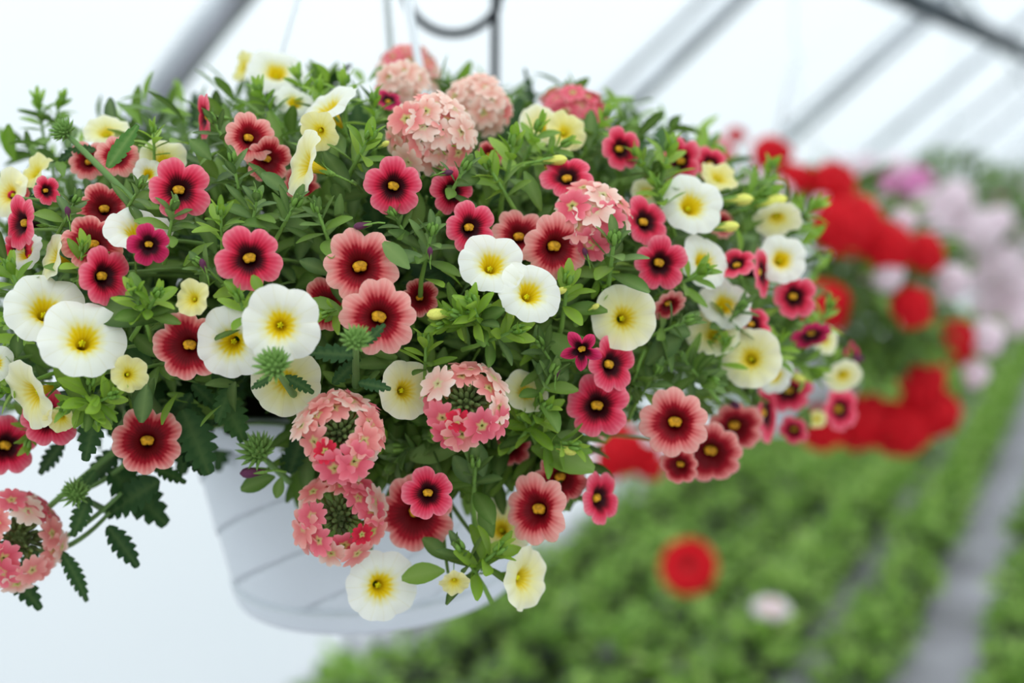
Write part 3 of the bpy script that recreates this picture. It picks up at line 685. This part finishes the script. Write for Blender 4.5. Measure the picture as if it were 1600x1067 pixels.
SHOOTS = [(62, 172, .8, 100, .3, True), (92, 168, .7, 70, .3, True), (22, 432, 1.1, 110, .5, True), (128, 400, 1.0, 80, .8, True), (240, 470, 1.05, 60, .9, True, .01), (212, 466, .95, 110, .9, True, .01), (140, 606, 1.0, 80, 1.1, True, .02), (166, 622, 1.0, 20, 1.0, True, .02), (118, 634, .95, 200, 1.0, True, .018), (148, 645, .95, 300, 1.0, True, .02), (112, 325, .9, 60, .4, False), (366, 262, .9, 100, .4, False),
 (400, 320, .9, 80, .6, False), (570, 228, 1.2, 60, .7, True, .01), (540, 142, .9, 90, .3, True), (500, 148, .8, 100, .3, True), (585, 170, .9, 90, .3, True), (378, 478, 1.1, 110, .9, True, .012), (322, 420, .9, 140, .6, False), (500, 340, 1.0, 110, .6, False),
 (672, 376, 1.1, 80, .7, False), (742, 484, 1.1, 110, .9, True, .02), (722, 494, .95, 160, .9, True, .015), (700, 502, .9, 200, .7, True, .01), (795, 520, 1.1, 20, .9, True, .02), (885, 452, 1.1, 80, .8, True, .01), (958, 392, 1.3, 85, .8, False, .02), (1042, 248, 1.15, 75, .4, True, .01), (1030, 300, .8, 110, .4, True),
 (1088, 430, 1.0, 30, .7, True, .01), (1062, 506, 1.0, 20, .6, False, .01), (1095, 590, 1.1, 340, .7, False, .01), (1075, 570, .9, 130, .5, False), (1180, 305, 1.0, 10, .5, True), (1200, 270, .8, 60, .4, True), (1258, 575, 1.0, 330, .6, True, .005), (1210, 545, .9, 60, .6, True),
 (1290, 490, .8, 60, .4, True), (1150, 490, .9, 50, .5, False), (842, 648, 1.1, 50, .9, True, .015), (822, 662, .95, 120, .9, True, .015), (880, 692, 1.1, 350, .7, True, .01), (805, 668, .9, 60, .8, True), (742, 738, 1.2, 90, .8, False, .01), (690, 690, .9, 160, .7, False), (768, 868, 1.2, 40, .8, True, .02),
 (726, 868, 1.1, 120, .6, False, .02), (800, 240, 1.2, 80, .5, True), (835, 215, 1.0, 70, .4, True), (770, 272, 1.1, 120, .5, True), (720, 272, 1.0, 60, .6, False, .01), (690, 240, .7, 50, .5, True), (270, 335, .9, 80, .5, False), (215, 300, .8, 60, .5, False),
 (455, 330, 1.1, 60, .6, False), (345, 345, .9, 90, .6, True), (620, 345, .8, 120, .6, False), (858, 590, 1.1, 60, .7, False, .01), (850, 548, 1.0, 120, .7, False), (518, 486, .8, 200, .8, True, .0), (665, 545, .9, 90, .5, True), (940, 445, .8, 300, .7, True),
 (470, 130, .8, 110, .3, True), (410, 150, .8, 120, .3, True), (340, 200, .9, 120, .3, False), (240, 215, .7, 90, .3, True), (30, 500, .9, 180, .6, True), (940, 190, .8, 60, .3, True), (1000, 250, .8, 120, .3, True), (1265, 330, .8, 40, .4, True), (870, 232, .9, 30, .5, True),
 (1130, 545, .8, 80, .6, True), (1310, 560, .7, 40, .4, True), (1020, 590, .9, 60, .6, False), (985, 610, .8, 250, .6, False), (15, 610, 1.0, 200, .6, True), (48, 680, .8, 250, .6, True), (1175, 610, .8, 300, .6, False), (640, 700, 1.1, 180, .6, False, -.01), (620, 720, .9, 230, .6, False, -.01)]
for s in SHOOTS: shoot(*s)
# single broad leaves that show clearly
def bleaf(bx_, by_, tx, ty, key='leaf', o=0.01, plant=None):
    plant = plant or red_plant; p = spot(bx_, by_, o); dist = (p-EYE).dot(FWD); L = math.hypot(tx-bx_, ty-by_)*dist/F_PX
    d = (RIGHT*(tx-bx_) - UP*(ty-by_)).normalized() - FWD*0.15; nrm = (-ray(bx_, by_) + UP*0.5 + RIGHT*random.uniform(-.3, .3)).normalized()
    link('leaf', random.choice(LEAF[key][:2]), plant, loc_in(plant, Matrix.Translation(p) @ rot_to(d, nrm).to_4x4() @ Matrix.Scale(L, 4) @ Matrix.Diagonal((1.25, 1, 1, 1))))
for a in ((695, 892, 628, 896, 'leaf', .03), (700, 875, 665, 838, 'leaf', .02), (655, 700, 622, 720, 'leaf', 0), (720, 700, 640, 712, 'grey_leaf', .0), (735, 690, 735, 650, 'leaf', .0), (755, 745, 745, 690, 'grey_leaf', .01), (735, 758, 712, 712, 'grey_leaf', .012),
          (230, 600, 222, 660, 'leaf', .02), (240, 590, 212, 640, 'leaf', .01), (205, 520, 250, 555, 'leaf', 0), (215, 470, 208, 425, 'leaf', .02), (250, 500, 145, 475, 'leaf', .01), (25, 560, 30, 520, 'leaf', 0), (640, 420, 600, 378, 'grey_leaf', .02), (660, 400, 604, 404, 'grey_leaf', .01),
          (1010, 570, 1060, 520, 'grey_leaf', 0), (1105, 595, 1070, 560, 'grey_leaf', .01), (1140, 590, 1108, 552, 'grey_leaf', .01), (850, 520, 905, 560, 'leaf', 0), (840, 545, 890, 590, 'leaf', 0), (1240, 690, 1260, 640, 'leaf', -.01), (410, 460, 395, 430, 'young', .03), (400, 520, 440, 560, 'leaf', -.02),
          (520, 430, 470, 405, 'leaf', 0), (540, 490, 478, 470, 'leaf', .01), (450, 300, 410, 270, 'grey_leaf', 0), (830, 700, 930, 722, 'leaf', .01), (860, 690, 905, 730, 'leaf', .0), (560, 860, 470, 700, 'leaf', -.04), (770, 840, 752, 790, 'leaf', .02), (330, 250, 300, 215, 'leaf', 0), (430, 745, 375, 760, 'leaf', .0),
          (440, 745, 432, 778, 'leaf', .005), (920, 470, 898, 510, 'leaf', .01), (700, 820, 640, 770, 'leaf', -.02)):
    bleaf(*a)
# buds
def bud(px, py, L, ang, kind, o=0.02):
    p = spot(px, py, o); dist = (p-EYE).dot(FWD); s = L*dist/F_PX; a = math.radians(ang); d = (RIGHT*math.cos(a)+UP*math.sin(a)-ray(px, py)*0.3).normalized()
    mb = MB(); P = []
    for i in range(9):
        q = i/8; r = (0.09+0.11*math.sin(math.pi*min(1, q*1.0)**1.6)) if q < 0.98 else 0.03
        P.append([Vector((r*(1+0.16*math.cos(5*(2*math.pi*k/15)+q*3))*math.cos(2*math.pi*k/15), r*(1+0.16*math.cos(5*(2*math.pi*k/15)+q*3))*math.sin(2*math.pi*k/15), q-0.5)) for k in range(15)])
    mb.grid(P, True)
    plant = cream_plant if kind == 'yellow_bud' else red_plant
    o_ = link('flower_bud', mb.mesh('flower_bud', M[kind]), plant, loc_in(plant, Matrix.Translation(p) @ frame(d) @ Matrix.Scale(s, 4)))
    mb = MB()
    for k in range(5):
        a2 = 2*math.pi*k/5; P = []
        for i in range(4):
            q = i/3; w = 0.07*math.sin(math.pi*(0.25+0.7*q)); r = 0.12+0.10*q; z = -0.55+0.55*q
            P.append([Vector((r*math.cos(a2)-math.sin(a2)*x*w, r*math.sin(a2)+math.cos(a2)*x*w, z)) for x in (-1, 0, 1)])
        mb.grid(P)
    mb.tube([(0, 0, -0.45), (0, 0, -0.9), (0.05, -0.1, -1.3)], 0.05, 6); link('calyx', mb.mesh('calyx', M['calyx']), o_)
for x in ((688, 490, 44, 185, 'yellow_bud'), (874, 455, 26, 20, 'yellow_bud'), (868, 250, 38, 5, 'yellow_bud'), (1205, 316, 50, 15, 'yellow_bud'), (1155, 312, 44, 5, 'yellow_bud'), (810, 688, 26, 330, 'yellow_bud'), (886, 703, 34, 350, 'yellow_bud'), (1243, 588, 34, 335, 'yellow_bud'), (928, 480, 20, 30, 'yellow_bud'),
          (797, 487, 30, 270, 'yellow_bud'), (1135, 354, 40, 5, 'yellow_bud'), (600, 226, 20, 30, 'yellow_bud'), (566, 352, 28, 190, 'purple_bud'), (870, 581, 24, 80, 'purple_bud'), (318, 415, 24, 110, 'purple_bud'), (106, 333, 22, 100, 'purple_bud'), (672, 395, 20, 90, 'purple_bud'), (1145, 630, 26, 330, 'purple_bud'),
          (698, 270, 22, 10, 'purple_bud'), (395, 738, 40, 185, 'purple_bud'), (1335, 560, 30, 0, 'purple_bud'), (915, 396, 20, 110, 'purple_bud')): bud(*x)
# trailing and arching stems of the two calibrachoas
for plant in (red_plant, cream_plant):
    for f in FLOWERS:
        if f[5] is not plant: continue
        p = f[3] - f[4]*0.030*f[6]/0.66
        tgt = CB + (p-CB)*0.55; tgt.z = min(tgt.z, p.z) - 0.01
        if f[1] > 740: tgt = Vector((p.x*0.85-0.015, 0.75, max(1.26, p.z+0.03)))
        stem(plant, tgt, p, 0.0013, M['stem'], (0, 0, 0.012))

for a in ((660, 770, 735, 872, .02), (700, 780, 770, 872, .02), (690, 800, 700, 895, .02)):
    stem(cream_plant, spot(a[0], a[1], -.03), spot(a[2], a[3], a[4]-.005), 0.0014, M['stem'], (0, -0.01, 0))
# ---- the foliage behind: too many leaves to count, one mesh per plant
BOUND = [(-900, 730), (0, 700), (270, 690), (370, 655), (384, 590), (455, 590), (480, 700), (560, 740), (850, 775), (910, 730), (1000, 690), (1180, 640), (1340, 600), (2600, 560)]
def bound(x):
    for (a, b), (c, d) in zip(BOUND, BOUND[1:]):
        if a <= x <= c: return b + (d-b)*(x-a)/(c-a)
    return 700
PROT = [leaf_rows(1, w, 0.3, c, 5, 1.25) for w, c in ((0.34, 0.3), (0.40, 0.5), (0.30, 0.1))]
def fill(plant, n, mats, prot, smin, smax, lo, hi_, size, mid_fn):
    Ms, sc, ti, mi = [], [], [], []; tries = 0
    while len(Ms) < n and tries < n*4:
        tries += 1
        ph = random.uniform(0, 2*math.pi); w = random.uniform(-1, 1); w = w if w > 0 else -abs(w)**0.7; r = math.sqrt(max(0, 1-w*w)) if w > 0 else math.sqrt(max(0, 1-w**4))
        k = random.uniform(smin, smax)
        q = E1*(A_*r*math.cos(ph)) + E2*(B_*r*math.sin(ph)) + Vector((0, 0, (CT if w > 0 else CBt)*w))
        if q.dot(E1) > 0: q -= E1*(q.dot(E1)*0.13)
        p = CB + q*k; px, py = proj(p)
        if p.y < 1.0 and py > bound(px)-18: continue
        near = False
        if k > 0.72:
            for f in FLOWERS:
                if (f[0]-px)**2+(f[1]-py)**2 < (f[2]*0.95)**2 and (p-EYE).dot(FWD) < f[6]+0.026: near = True; break
        if near: continue
        nrm = Vector((q.x, q.y, q.z*2.0+0.06)).normalized()
        rd = Vector((random.gauss(0, 1), random.gauss(0, 1), random.gauss(0, 1)))
        d = (nrm*0.9 + rd*0.75 + Vector((0, 0, 0.15))).normalized()
        Ms.append((rot_to(d, (nrm + Vector((0, 0, 0.6)) + rd*0.2).normalized(), random.uniform(-.6, .6)), p - plant.location - d*0.008)); sc.append(random.uniform(*size)); ti.append(random.random()); mi.append(mid_fn(k))
    me = mass('foliage', mats, prot, Ms, sc, ti, mi)
    return tag(link('foliage', me, plant), None, None, None, 'stuff')
pick = lambda k: 2 if (k > 0.93 and random.random() < 0.35) else (0 if k < 0.84 or random.random() < 0.25 else (1 if random.random() < 0.7 else 3))
for plant in (red_plant, cream_plant):
    fill(plant, 3300, [M['leaf'], M['leaf'], M['young'], M['grey_leaf']], PROT, 0.55, 1.0, 0, 0, (0.017, 0.027), pick)
for plant in (red_plant, cream_plant):       # the dark inside of the bush, and the curtain that hangs over the rim
    fill(plant, 1500, [M['leaf'], M['leaf']], PROT, 0.25, 0.80, 0, 0, (0.024, 0.036), lambda k: 0)
    Ms, sc, ti, mi = [], [], [], []
    for k in range(420):
        p = at(random.uniform(475, 905), random.uniform(590, 742), random.uniform(0.672, 0.75)); rd = Vector((random.gauss(0, 1), random.gauss(0, 1), random.gauss(0, 1)))
        d = (Vector((0, -0.7, -0.2)) + rd*0.7).normalized()
        Ms.append((rot_to(d, (Vector((0, -.6, .7))+rd*.3).normalized()), p-plant.location)); sc.append(random.uniform(0.018, 0.03)); ti.append(random.random()); mi.append(0 if random.random() < .6 else 1)
    tag(link('hanging_foliage', mass('hanging_foliage', [M['leaf'], M['leaf']], PROT, Ms, sc, ti, mi), plant), None, None, None, 'stuff')
SPROT = [serr_rows(Wd=0.6, curl=0.3, teeth=5), serr_rows(Wd=0.5, curl=0.5, teeth=5)]
Ms, sc, ti = [], [], []
for k in range(90):
    p = at(random.uniform(130, 372), random.uniform(545, 668), random.uniform(0.70, 0.80)); rd = Vector((random.gauss(0, 1), random.gauss(0, 1), random.gauss(0, 1)))
    d = (Vector((-0.2, -0.4, -0.5)) + rd*0.6).normalized(); Ms.append((rot_to(d, (Vector((0, -.7, .6))+rd*.3).normalized()), p-verbena.location)); sc.append(random.uniform(0.022, 0.034)); ti.append(random.random())
tag(link('hanging_foliage', mass('hanging_foliage', [M['vleaf']], SPROT, Ms, sc, ti), verbena), None, None, None, 'stuff')
fill(verbena, 420, [M['vleaf'], M['vleaf']], SPROT, 0.5, 0.9, 0, 0, (0.028, 0.042), lambda k: 0)

# ------------------------------------------------------------------ the hanging pots farther along
def far_floret(m, seed, n=5):
    r_ = random.Random(seed); mb = MB()
    for k in range(24):
        ct = 1-1.15*(k+0.5)/24; th = math.acos(ct); a0 = k*2.39996; dv = Vector((math.sin(th)*math.cos(a0), math.sin(th)*math.sin(a0), math.cos(th)))
        Mx = Matrix.Translation(dv*0.82) @ frame((dv+Vector((r_.uniform(-.3, .3), r_.uniform(-.3, .3), .2))).normalized()) @ Matrix.Scale(0.33, 4)
        for j in range(5):
            a = 2*math.pi*j/5; P = []; rd = []; an = []
            for i in range(4):
                q = i/3; w = 0.1+0.45*math.sin(q*1.9); rr = 0.05+0.95*q
                P.append([Mx @ Vector((rr*math.cos(a)-x*w*math.sin(a), rr*math.sin(a)+x*w*math.cos(a), 0.1*q*(1-abs(x)))) for x in (-1, 0, 1)]); rd += [q]*3; an += [0.3]*3
            mb.grid(P, rad=rd, ang=an)
    ellipsoid(mb, (0, 0, 0.05), 0.55, 0.55, 0.6, 10, 6)
    return mb.mesh('flower_head', m)
FAR = {k: [far_floret(M[k], s) for s in range(2)] for k in ('scarlet', 'blush', 'orchid')}
def far_basket(v, zoff, heads, label_pot, labels, rx=0.29, cz=0.255, turn=0.0, nleaf=900, rnd=None):
    c0 = uv(RAIL_U, v, POT.z+zoff); hanging_pot(c0, Matrix.Identity(4), label_pot, 0.60, turn)
    cen = c0 + Vector((0, 0, cz)); plants = {}
    for key, (nm, lab) in labels.items(): plants[key] = thing(nm, c0+Vector((0.03*len(plants)-0.03, 0, PH-0.018)), lab, 'plant')
    first = list(plants.values())[0]; first_key = list(plants)[0]
    def add(kind, p, n, r):
        pl = plants.get(kind, first); link('flower_head', random.choice(FAR[kind]), pl, loc_in(pl, Matrix.Translation(p) @ frame(n, UP, random.uniform(0, 6)) @ Matrix.Scale(r, 4)))
        q = cen + (p-cen)*0.4; stem(pl, q, p, 0.0022, M['vstem'], (0, 0, 0.01))
    for kind, px, py, d in heads:
        dr = ray(px, py); best = 1e9; t_ = 0
        for i in range(400):
            t = 1.2+i*0.02; q = EYE+dr*t-cen; f = (q.x/rx)**2+(q.y/rx)**2+(q.z/0.25)**2
            if f < best: best, t_ = f, t
            if f < 1: t_ = t; break
        p = EYE+dr*t_; n = ((p-cen).normalized()*0.8 - dr*0.4 + Vector((0, 0, 0.3))).normalized()
        add(kind, p, n, 0.5*d*(p-EYE).dot(FWD)/F_PX)
    for k in range(16):                                          # the side turned away
        ph = random.uniform(0.1, math.pi-0.1); w = random.uniform(-0.4, 0.7); r = math.sqrt(1-w*w)
        dv = Vector((math.cos(ph)*r, math.sin(ph)*r, w)); add(random.choice(list(plants)), cen+Vector((dv.x*rx, dv.y*rx, dv.z*0.2)), dv, 0.035)
    for key, pl in plants.items():
        Ms, sc, ti = [], [], []
        for k in range(nleaf//len(plants)):
            w = random.uniform(-0.75, 1); ph = random.uniform(0, 2*math.pi); r = math.sqrt(1-w*w); s = random.uniform(0.6, 0.98)
            q = Vector((math.cos(ph)*r*rx, math.sin(ph)*r*rx, w*0.21))*s; d = (q.normalized()+Vector((random.gauss(0, .6), random.gauss(0, .6), random.gauss(0, .6)))).normalized()
            Ms.append((rot_to(d, (q.normalized()+Vector((0, 0, .6))).normalized()), cen+q-pl.location)); sc.append(random.uniform(0.035, 0.06)); ti.append(random.random())
        tag(link('foliage', mass('foliage', [M['leaf']], SPROT, Ms, sc, ti), pl), None, None, None, 'stuff')
RH = [('scarlet', 1206, 242, 66), ('scarlet', 1112, 252, 78), ('scarlet', 1150, 214, 36), ('scarlet', 1300, 286, 76), ('scarlet', 1245, 280, 56), ('scarlet', 1322, 352, 112), ('scarlet', 1385, 385, 88), ('scarlet', 1442, 396, 74), ('scarlet', 1290, 478, 88), ('scarlet', 1425, 480, 72), ('scarlet', 1495, 534, 76),
      ('scarlet', 1440, 600, 84), ('scarlet', 1462, 645, 84), ('scarlet', 1405, 665, 110), ('scarlet', 1345, 658, 100), ('scarlet', 1285, 668, 80), ('scarlet', 975, 702, 92), ('scarlet', 1015, 722, 62), ('scarlet', 955, 725, 56),
      ('blush', 1180, 292, 46), ('blush', 1386, 430, 56), ('blush', 1486, 440, 62), ('blush', 1540, 528, 60), ('blush', 1522, 584, 48), ('blush', 1285, 322, 44), ('blush', 1222, 300, 40), ('blush', 1410, 345, 44)]
far_basket(2.04, -0.09, RH, 'white hanging pot under the red flower heads, behind the near basket', {'scarlet': ('scarlet_verbena', 'plant with round scarlet flower heads, behind the near basket'), 'blush': ('blush_verbena', 'plant with small whitish pink flowers among the scarlet heads')}, 0.285, 0.235, 0.7)
PHD = [('orchid', 1432, 286, 58), ('orchid', 1388, 288, 40), ('blush', 1490, 312, 66), ('blush', 1530, 360, 76), ('blush', 1562, 412, 76), ('blush', 1500, 372, 56), ('blush', 1585, 452, 70), ('blush', 1545, 470, 66), ('blush', 1470, 345, 56), ('blush', 1350, 265, 50), ('blush', 1400, 262, 44), ('blush', 1450, 318, 50), ('blush', 1520, 430, 60), ('blush', 1590, 500, 56), ('blush', 1375, 310, 44), ('blush', 1310, 262, 44), ('blush', 1560, 345, 50)]
far_basket(4.35, -0.02, PHD, 'white hanging pot under the pale pink flowers, beyond the scarlet heads', {'blush': ('blush_verbena', 'mound of pale pink flower heads beyond the scarlet ones'), 'orchid': ('orchid_verbena', 'plant with orchid pink flower heads atop the pale pink mound')}, 0.30, 0.255, 1.1, 700)
far_basket(6.7, -0.02, [('blush', 1560+12*i, 352+20*((i*7) % 5), 36) for i in range(5)], 'farthest white hanging pot, close to the end wall', {'blush': ('blush_verbena', 'farthest mound of pale pink flower heads, close to the end wall')}, 0.30, 0.255, 0.3, 500)

# ------------------------------------------------------------------ rows of young plants on the floor
def seedling_mesh(seed):
    r_ = random.Random(seed); Ms, sc, ti = [], [], []
    for k in range(90):
        th = math.acos(1-0.95*r_.random()); a = r_.uniform(0, 6.283); q = Vector((math.sin(th)*math.cos(a)*0.115, math.sin(th)*math.sin(a)*0.115, 0.10+math.cos(th)*0.13))*r_.uniform(0.75, 1.02)
        d = (Vector((q.x, q.y, q.z-0.07)).normalized()+Vector((r_.gauss(0, .5), r_.gauss(0, .5), r_.gauss(0, .5)))).normalized()
        Ms.append((rot_to(d, Vector((q.x*2, q.y*2, 0.3)).normalized()), q)); sc.append(r_.uniform(0.045, 0.075)); ti.append(r_.random())
    return mass('leaves', [M['seedling']], [leaf_rows(1, 0.5, .3, .5, 4, 1.1), leaf_rows(1, 0.6, .2, .3, 4, 1.1)], Ms, sc, ti)
SEED = [seedling_mesh(s) for s in range(5)]
mb = MB(); mb.lathe([(0.001, 0.001), (0.062, 0.001), (0.066, 0.01), (0.082, 0.11), (0.087, 0.112), (0.087, 0.122), (0.080, 0.122), (0.076, 0.105), (0.001, 0.102)], 16); NPOT = mb.mesh('nursery_pot', M['black_pot'])
rows = [(-1.66, 0), (-1.40, 1), (-1.14, 2), (-0.86, 3), (-0.56, 4), (-0.15, 5), (0.11, 6)]
cand = []
for u, kd in rows:
    v = 1.0 + random.random()*0.1
    while v < 13.4:
        p = uv(u+random.uniform(-.02, .02), v, 0); 
        if p.y > 0.6:
            px, py = proj(p+Vector((0, 0, 0.15)))
            if -200 < px < 1800 and py < 1300: cand.append((p, kd, (p-EYE).length))
        v += 0.245
cand.sort(key=lambda x: x[2])
LABS = {}
for k, w in enumerate(('row nearest the tunnel wall', 'second row from the tunnel wall', 'third row from the tunnel wall', 'bed row beside the narrow dark path', 'single row between the two paths', 'row along the far side of the wide grey path', 'second row beyond the wide grey path')):
    LABS[k] = ('leafy green young plant in the ' + w, 'young plants in the ' + w)
rest = []
for i, (p, kd, dd) in enumerate(cand):
    if i < 290:
        t = thing('young_plant', p, *[LABS[kd][0], 'plant', LABS[kd][1]])
        link('leaves', random.choice(SEED), t, Matrix.Rotation(random.uniform(0, 6.28), 4, 'Z') @ Matrix.Scale(random.uniform(0.66, 1.0), 4)); link('nursery_pot', NPOT, t)
    else: rest.append(p)
if rest:
    Ms, sc, ti = [], [], []
    for p in rest:
        for k in range(30):
            th = math.acos(1-0.95*random.random()); a = random.uniform(0, 6.283); q = Vector((math.sin(th)*math.cos(a)*0.115, math.sin(th)*math.sin(a)*0.115, 0.10+math.cos(th)*0.13))
            Ms.append((rot_to((q+Vector((random.gauss(0, .05), random.gauss(0, .05), random.gauss(0, .05)))).normalized(), Vector((q.x, q.y, .3)).normalized()), p+q)); sc.append(random.uniform(0.07, 0.10)); ti.append(random.random())
    tag(link('distant_young_plants', mass('distant_young_plants', [M['seedling']], [leaf_rows(1, 0.55, .3, .5, 4, 1.1)], Ms, sc, ti)), 'far ends of the rows of green young plants', 'plants', None, 'stuff')

# one tall red bloom and one low whitish bloom among the young plants
def disc_bloom(name, loc, top, n, r, m, label, petals=18, layers=3):
    t = thing(name, loc, label, 'flower'); mb = MB(); mb.tube(curve(Vector((0, 0, 0)), top-loc, (0.01, 0, 0.02)), 0.004, 8); link('stem', mb.mesh('stem', M['vstem']), t)
    Mh = Matrix.Translation(top-loc) @ frame(n); P_ = []
    mb = MB(); P = []; rd = []
    for i in range(5):
        q = i/4; w = 0.05+0.17*math.sin(q*2.2); P.append([Vector((x*w, 0.1+0.9*q, 0.06*q*(1-x*x)+0.05*q)) for x in (-1, 0, 1)]); rd += [q]*3
    mb.grid(P, rad=rd, ang=[0.3]*15); pm = mb.mesh('petal', m)
    for l in range(layers):
        for k in range(petals):
            link('petal', pm, t, Mh @ Matrix.Translation((0, 0, 0.006*l)) @ Matrix.Rotation(2*math.pi*(k+0.5*l)/petals, 4, 'Z') @ Matrix.Rotation(0.12*l, 4, 'X') @ Matrix.Scale(r*(1-0.16*l), 4))
    mb = MB(); ellipsoid(mb, (0, 0, 0.012), r*0.17, r*0.17, 0.014, 12, 6); link('flower_center', mb.mesh('flower_center', M['soil'] if m is M['scarlet'] else M['yellow_throat']), t, Mh)
pr = at(1076, 886, 3.05); bp = Vector((pr.x+0.03, pr.y+0.12, 0.10))
disc_bloom('tall_red_bloom', bp, pr, normal_px(1076, 886, -.15, .25), 92*0.5*3.05/F_PX, M['scarlet'], 'round red bloom with a dark eye standing above the young plants')
pr = at(1205, 953, 3.35); bp = Vector((pr.x, pr.y+0.03, 0.10))
disc_bloom('white_bloom', bp, pr, Vector((0, -.25, 1)), 64*0.5*3.35/F_PX, M['blush'], 'whitish pink bloom lying low among the young plants', 12, 2)
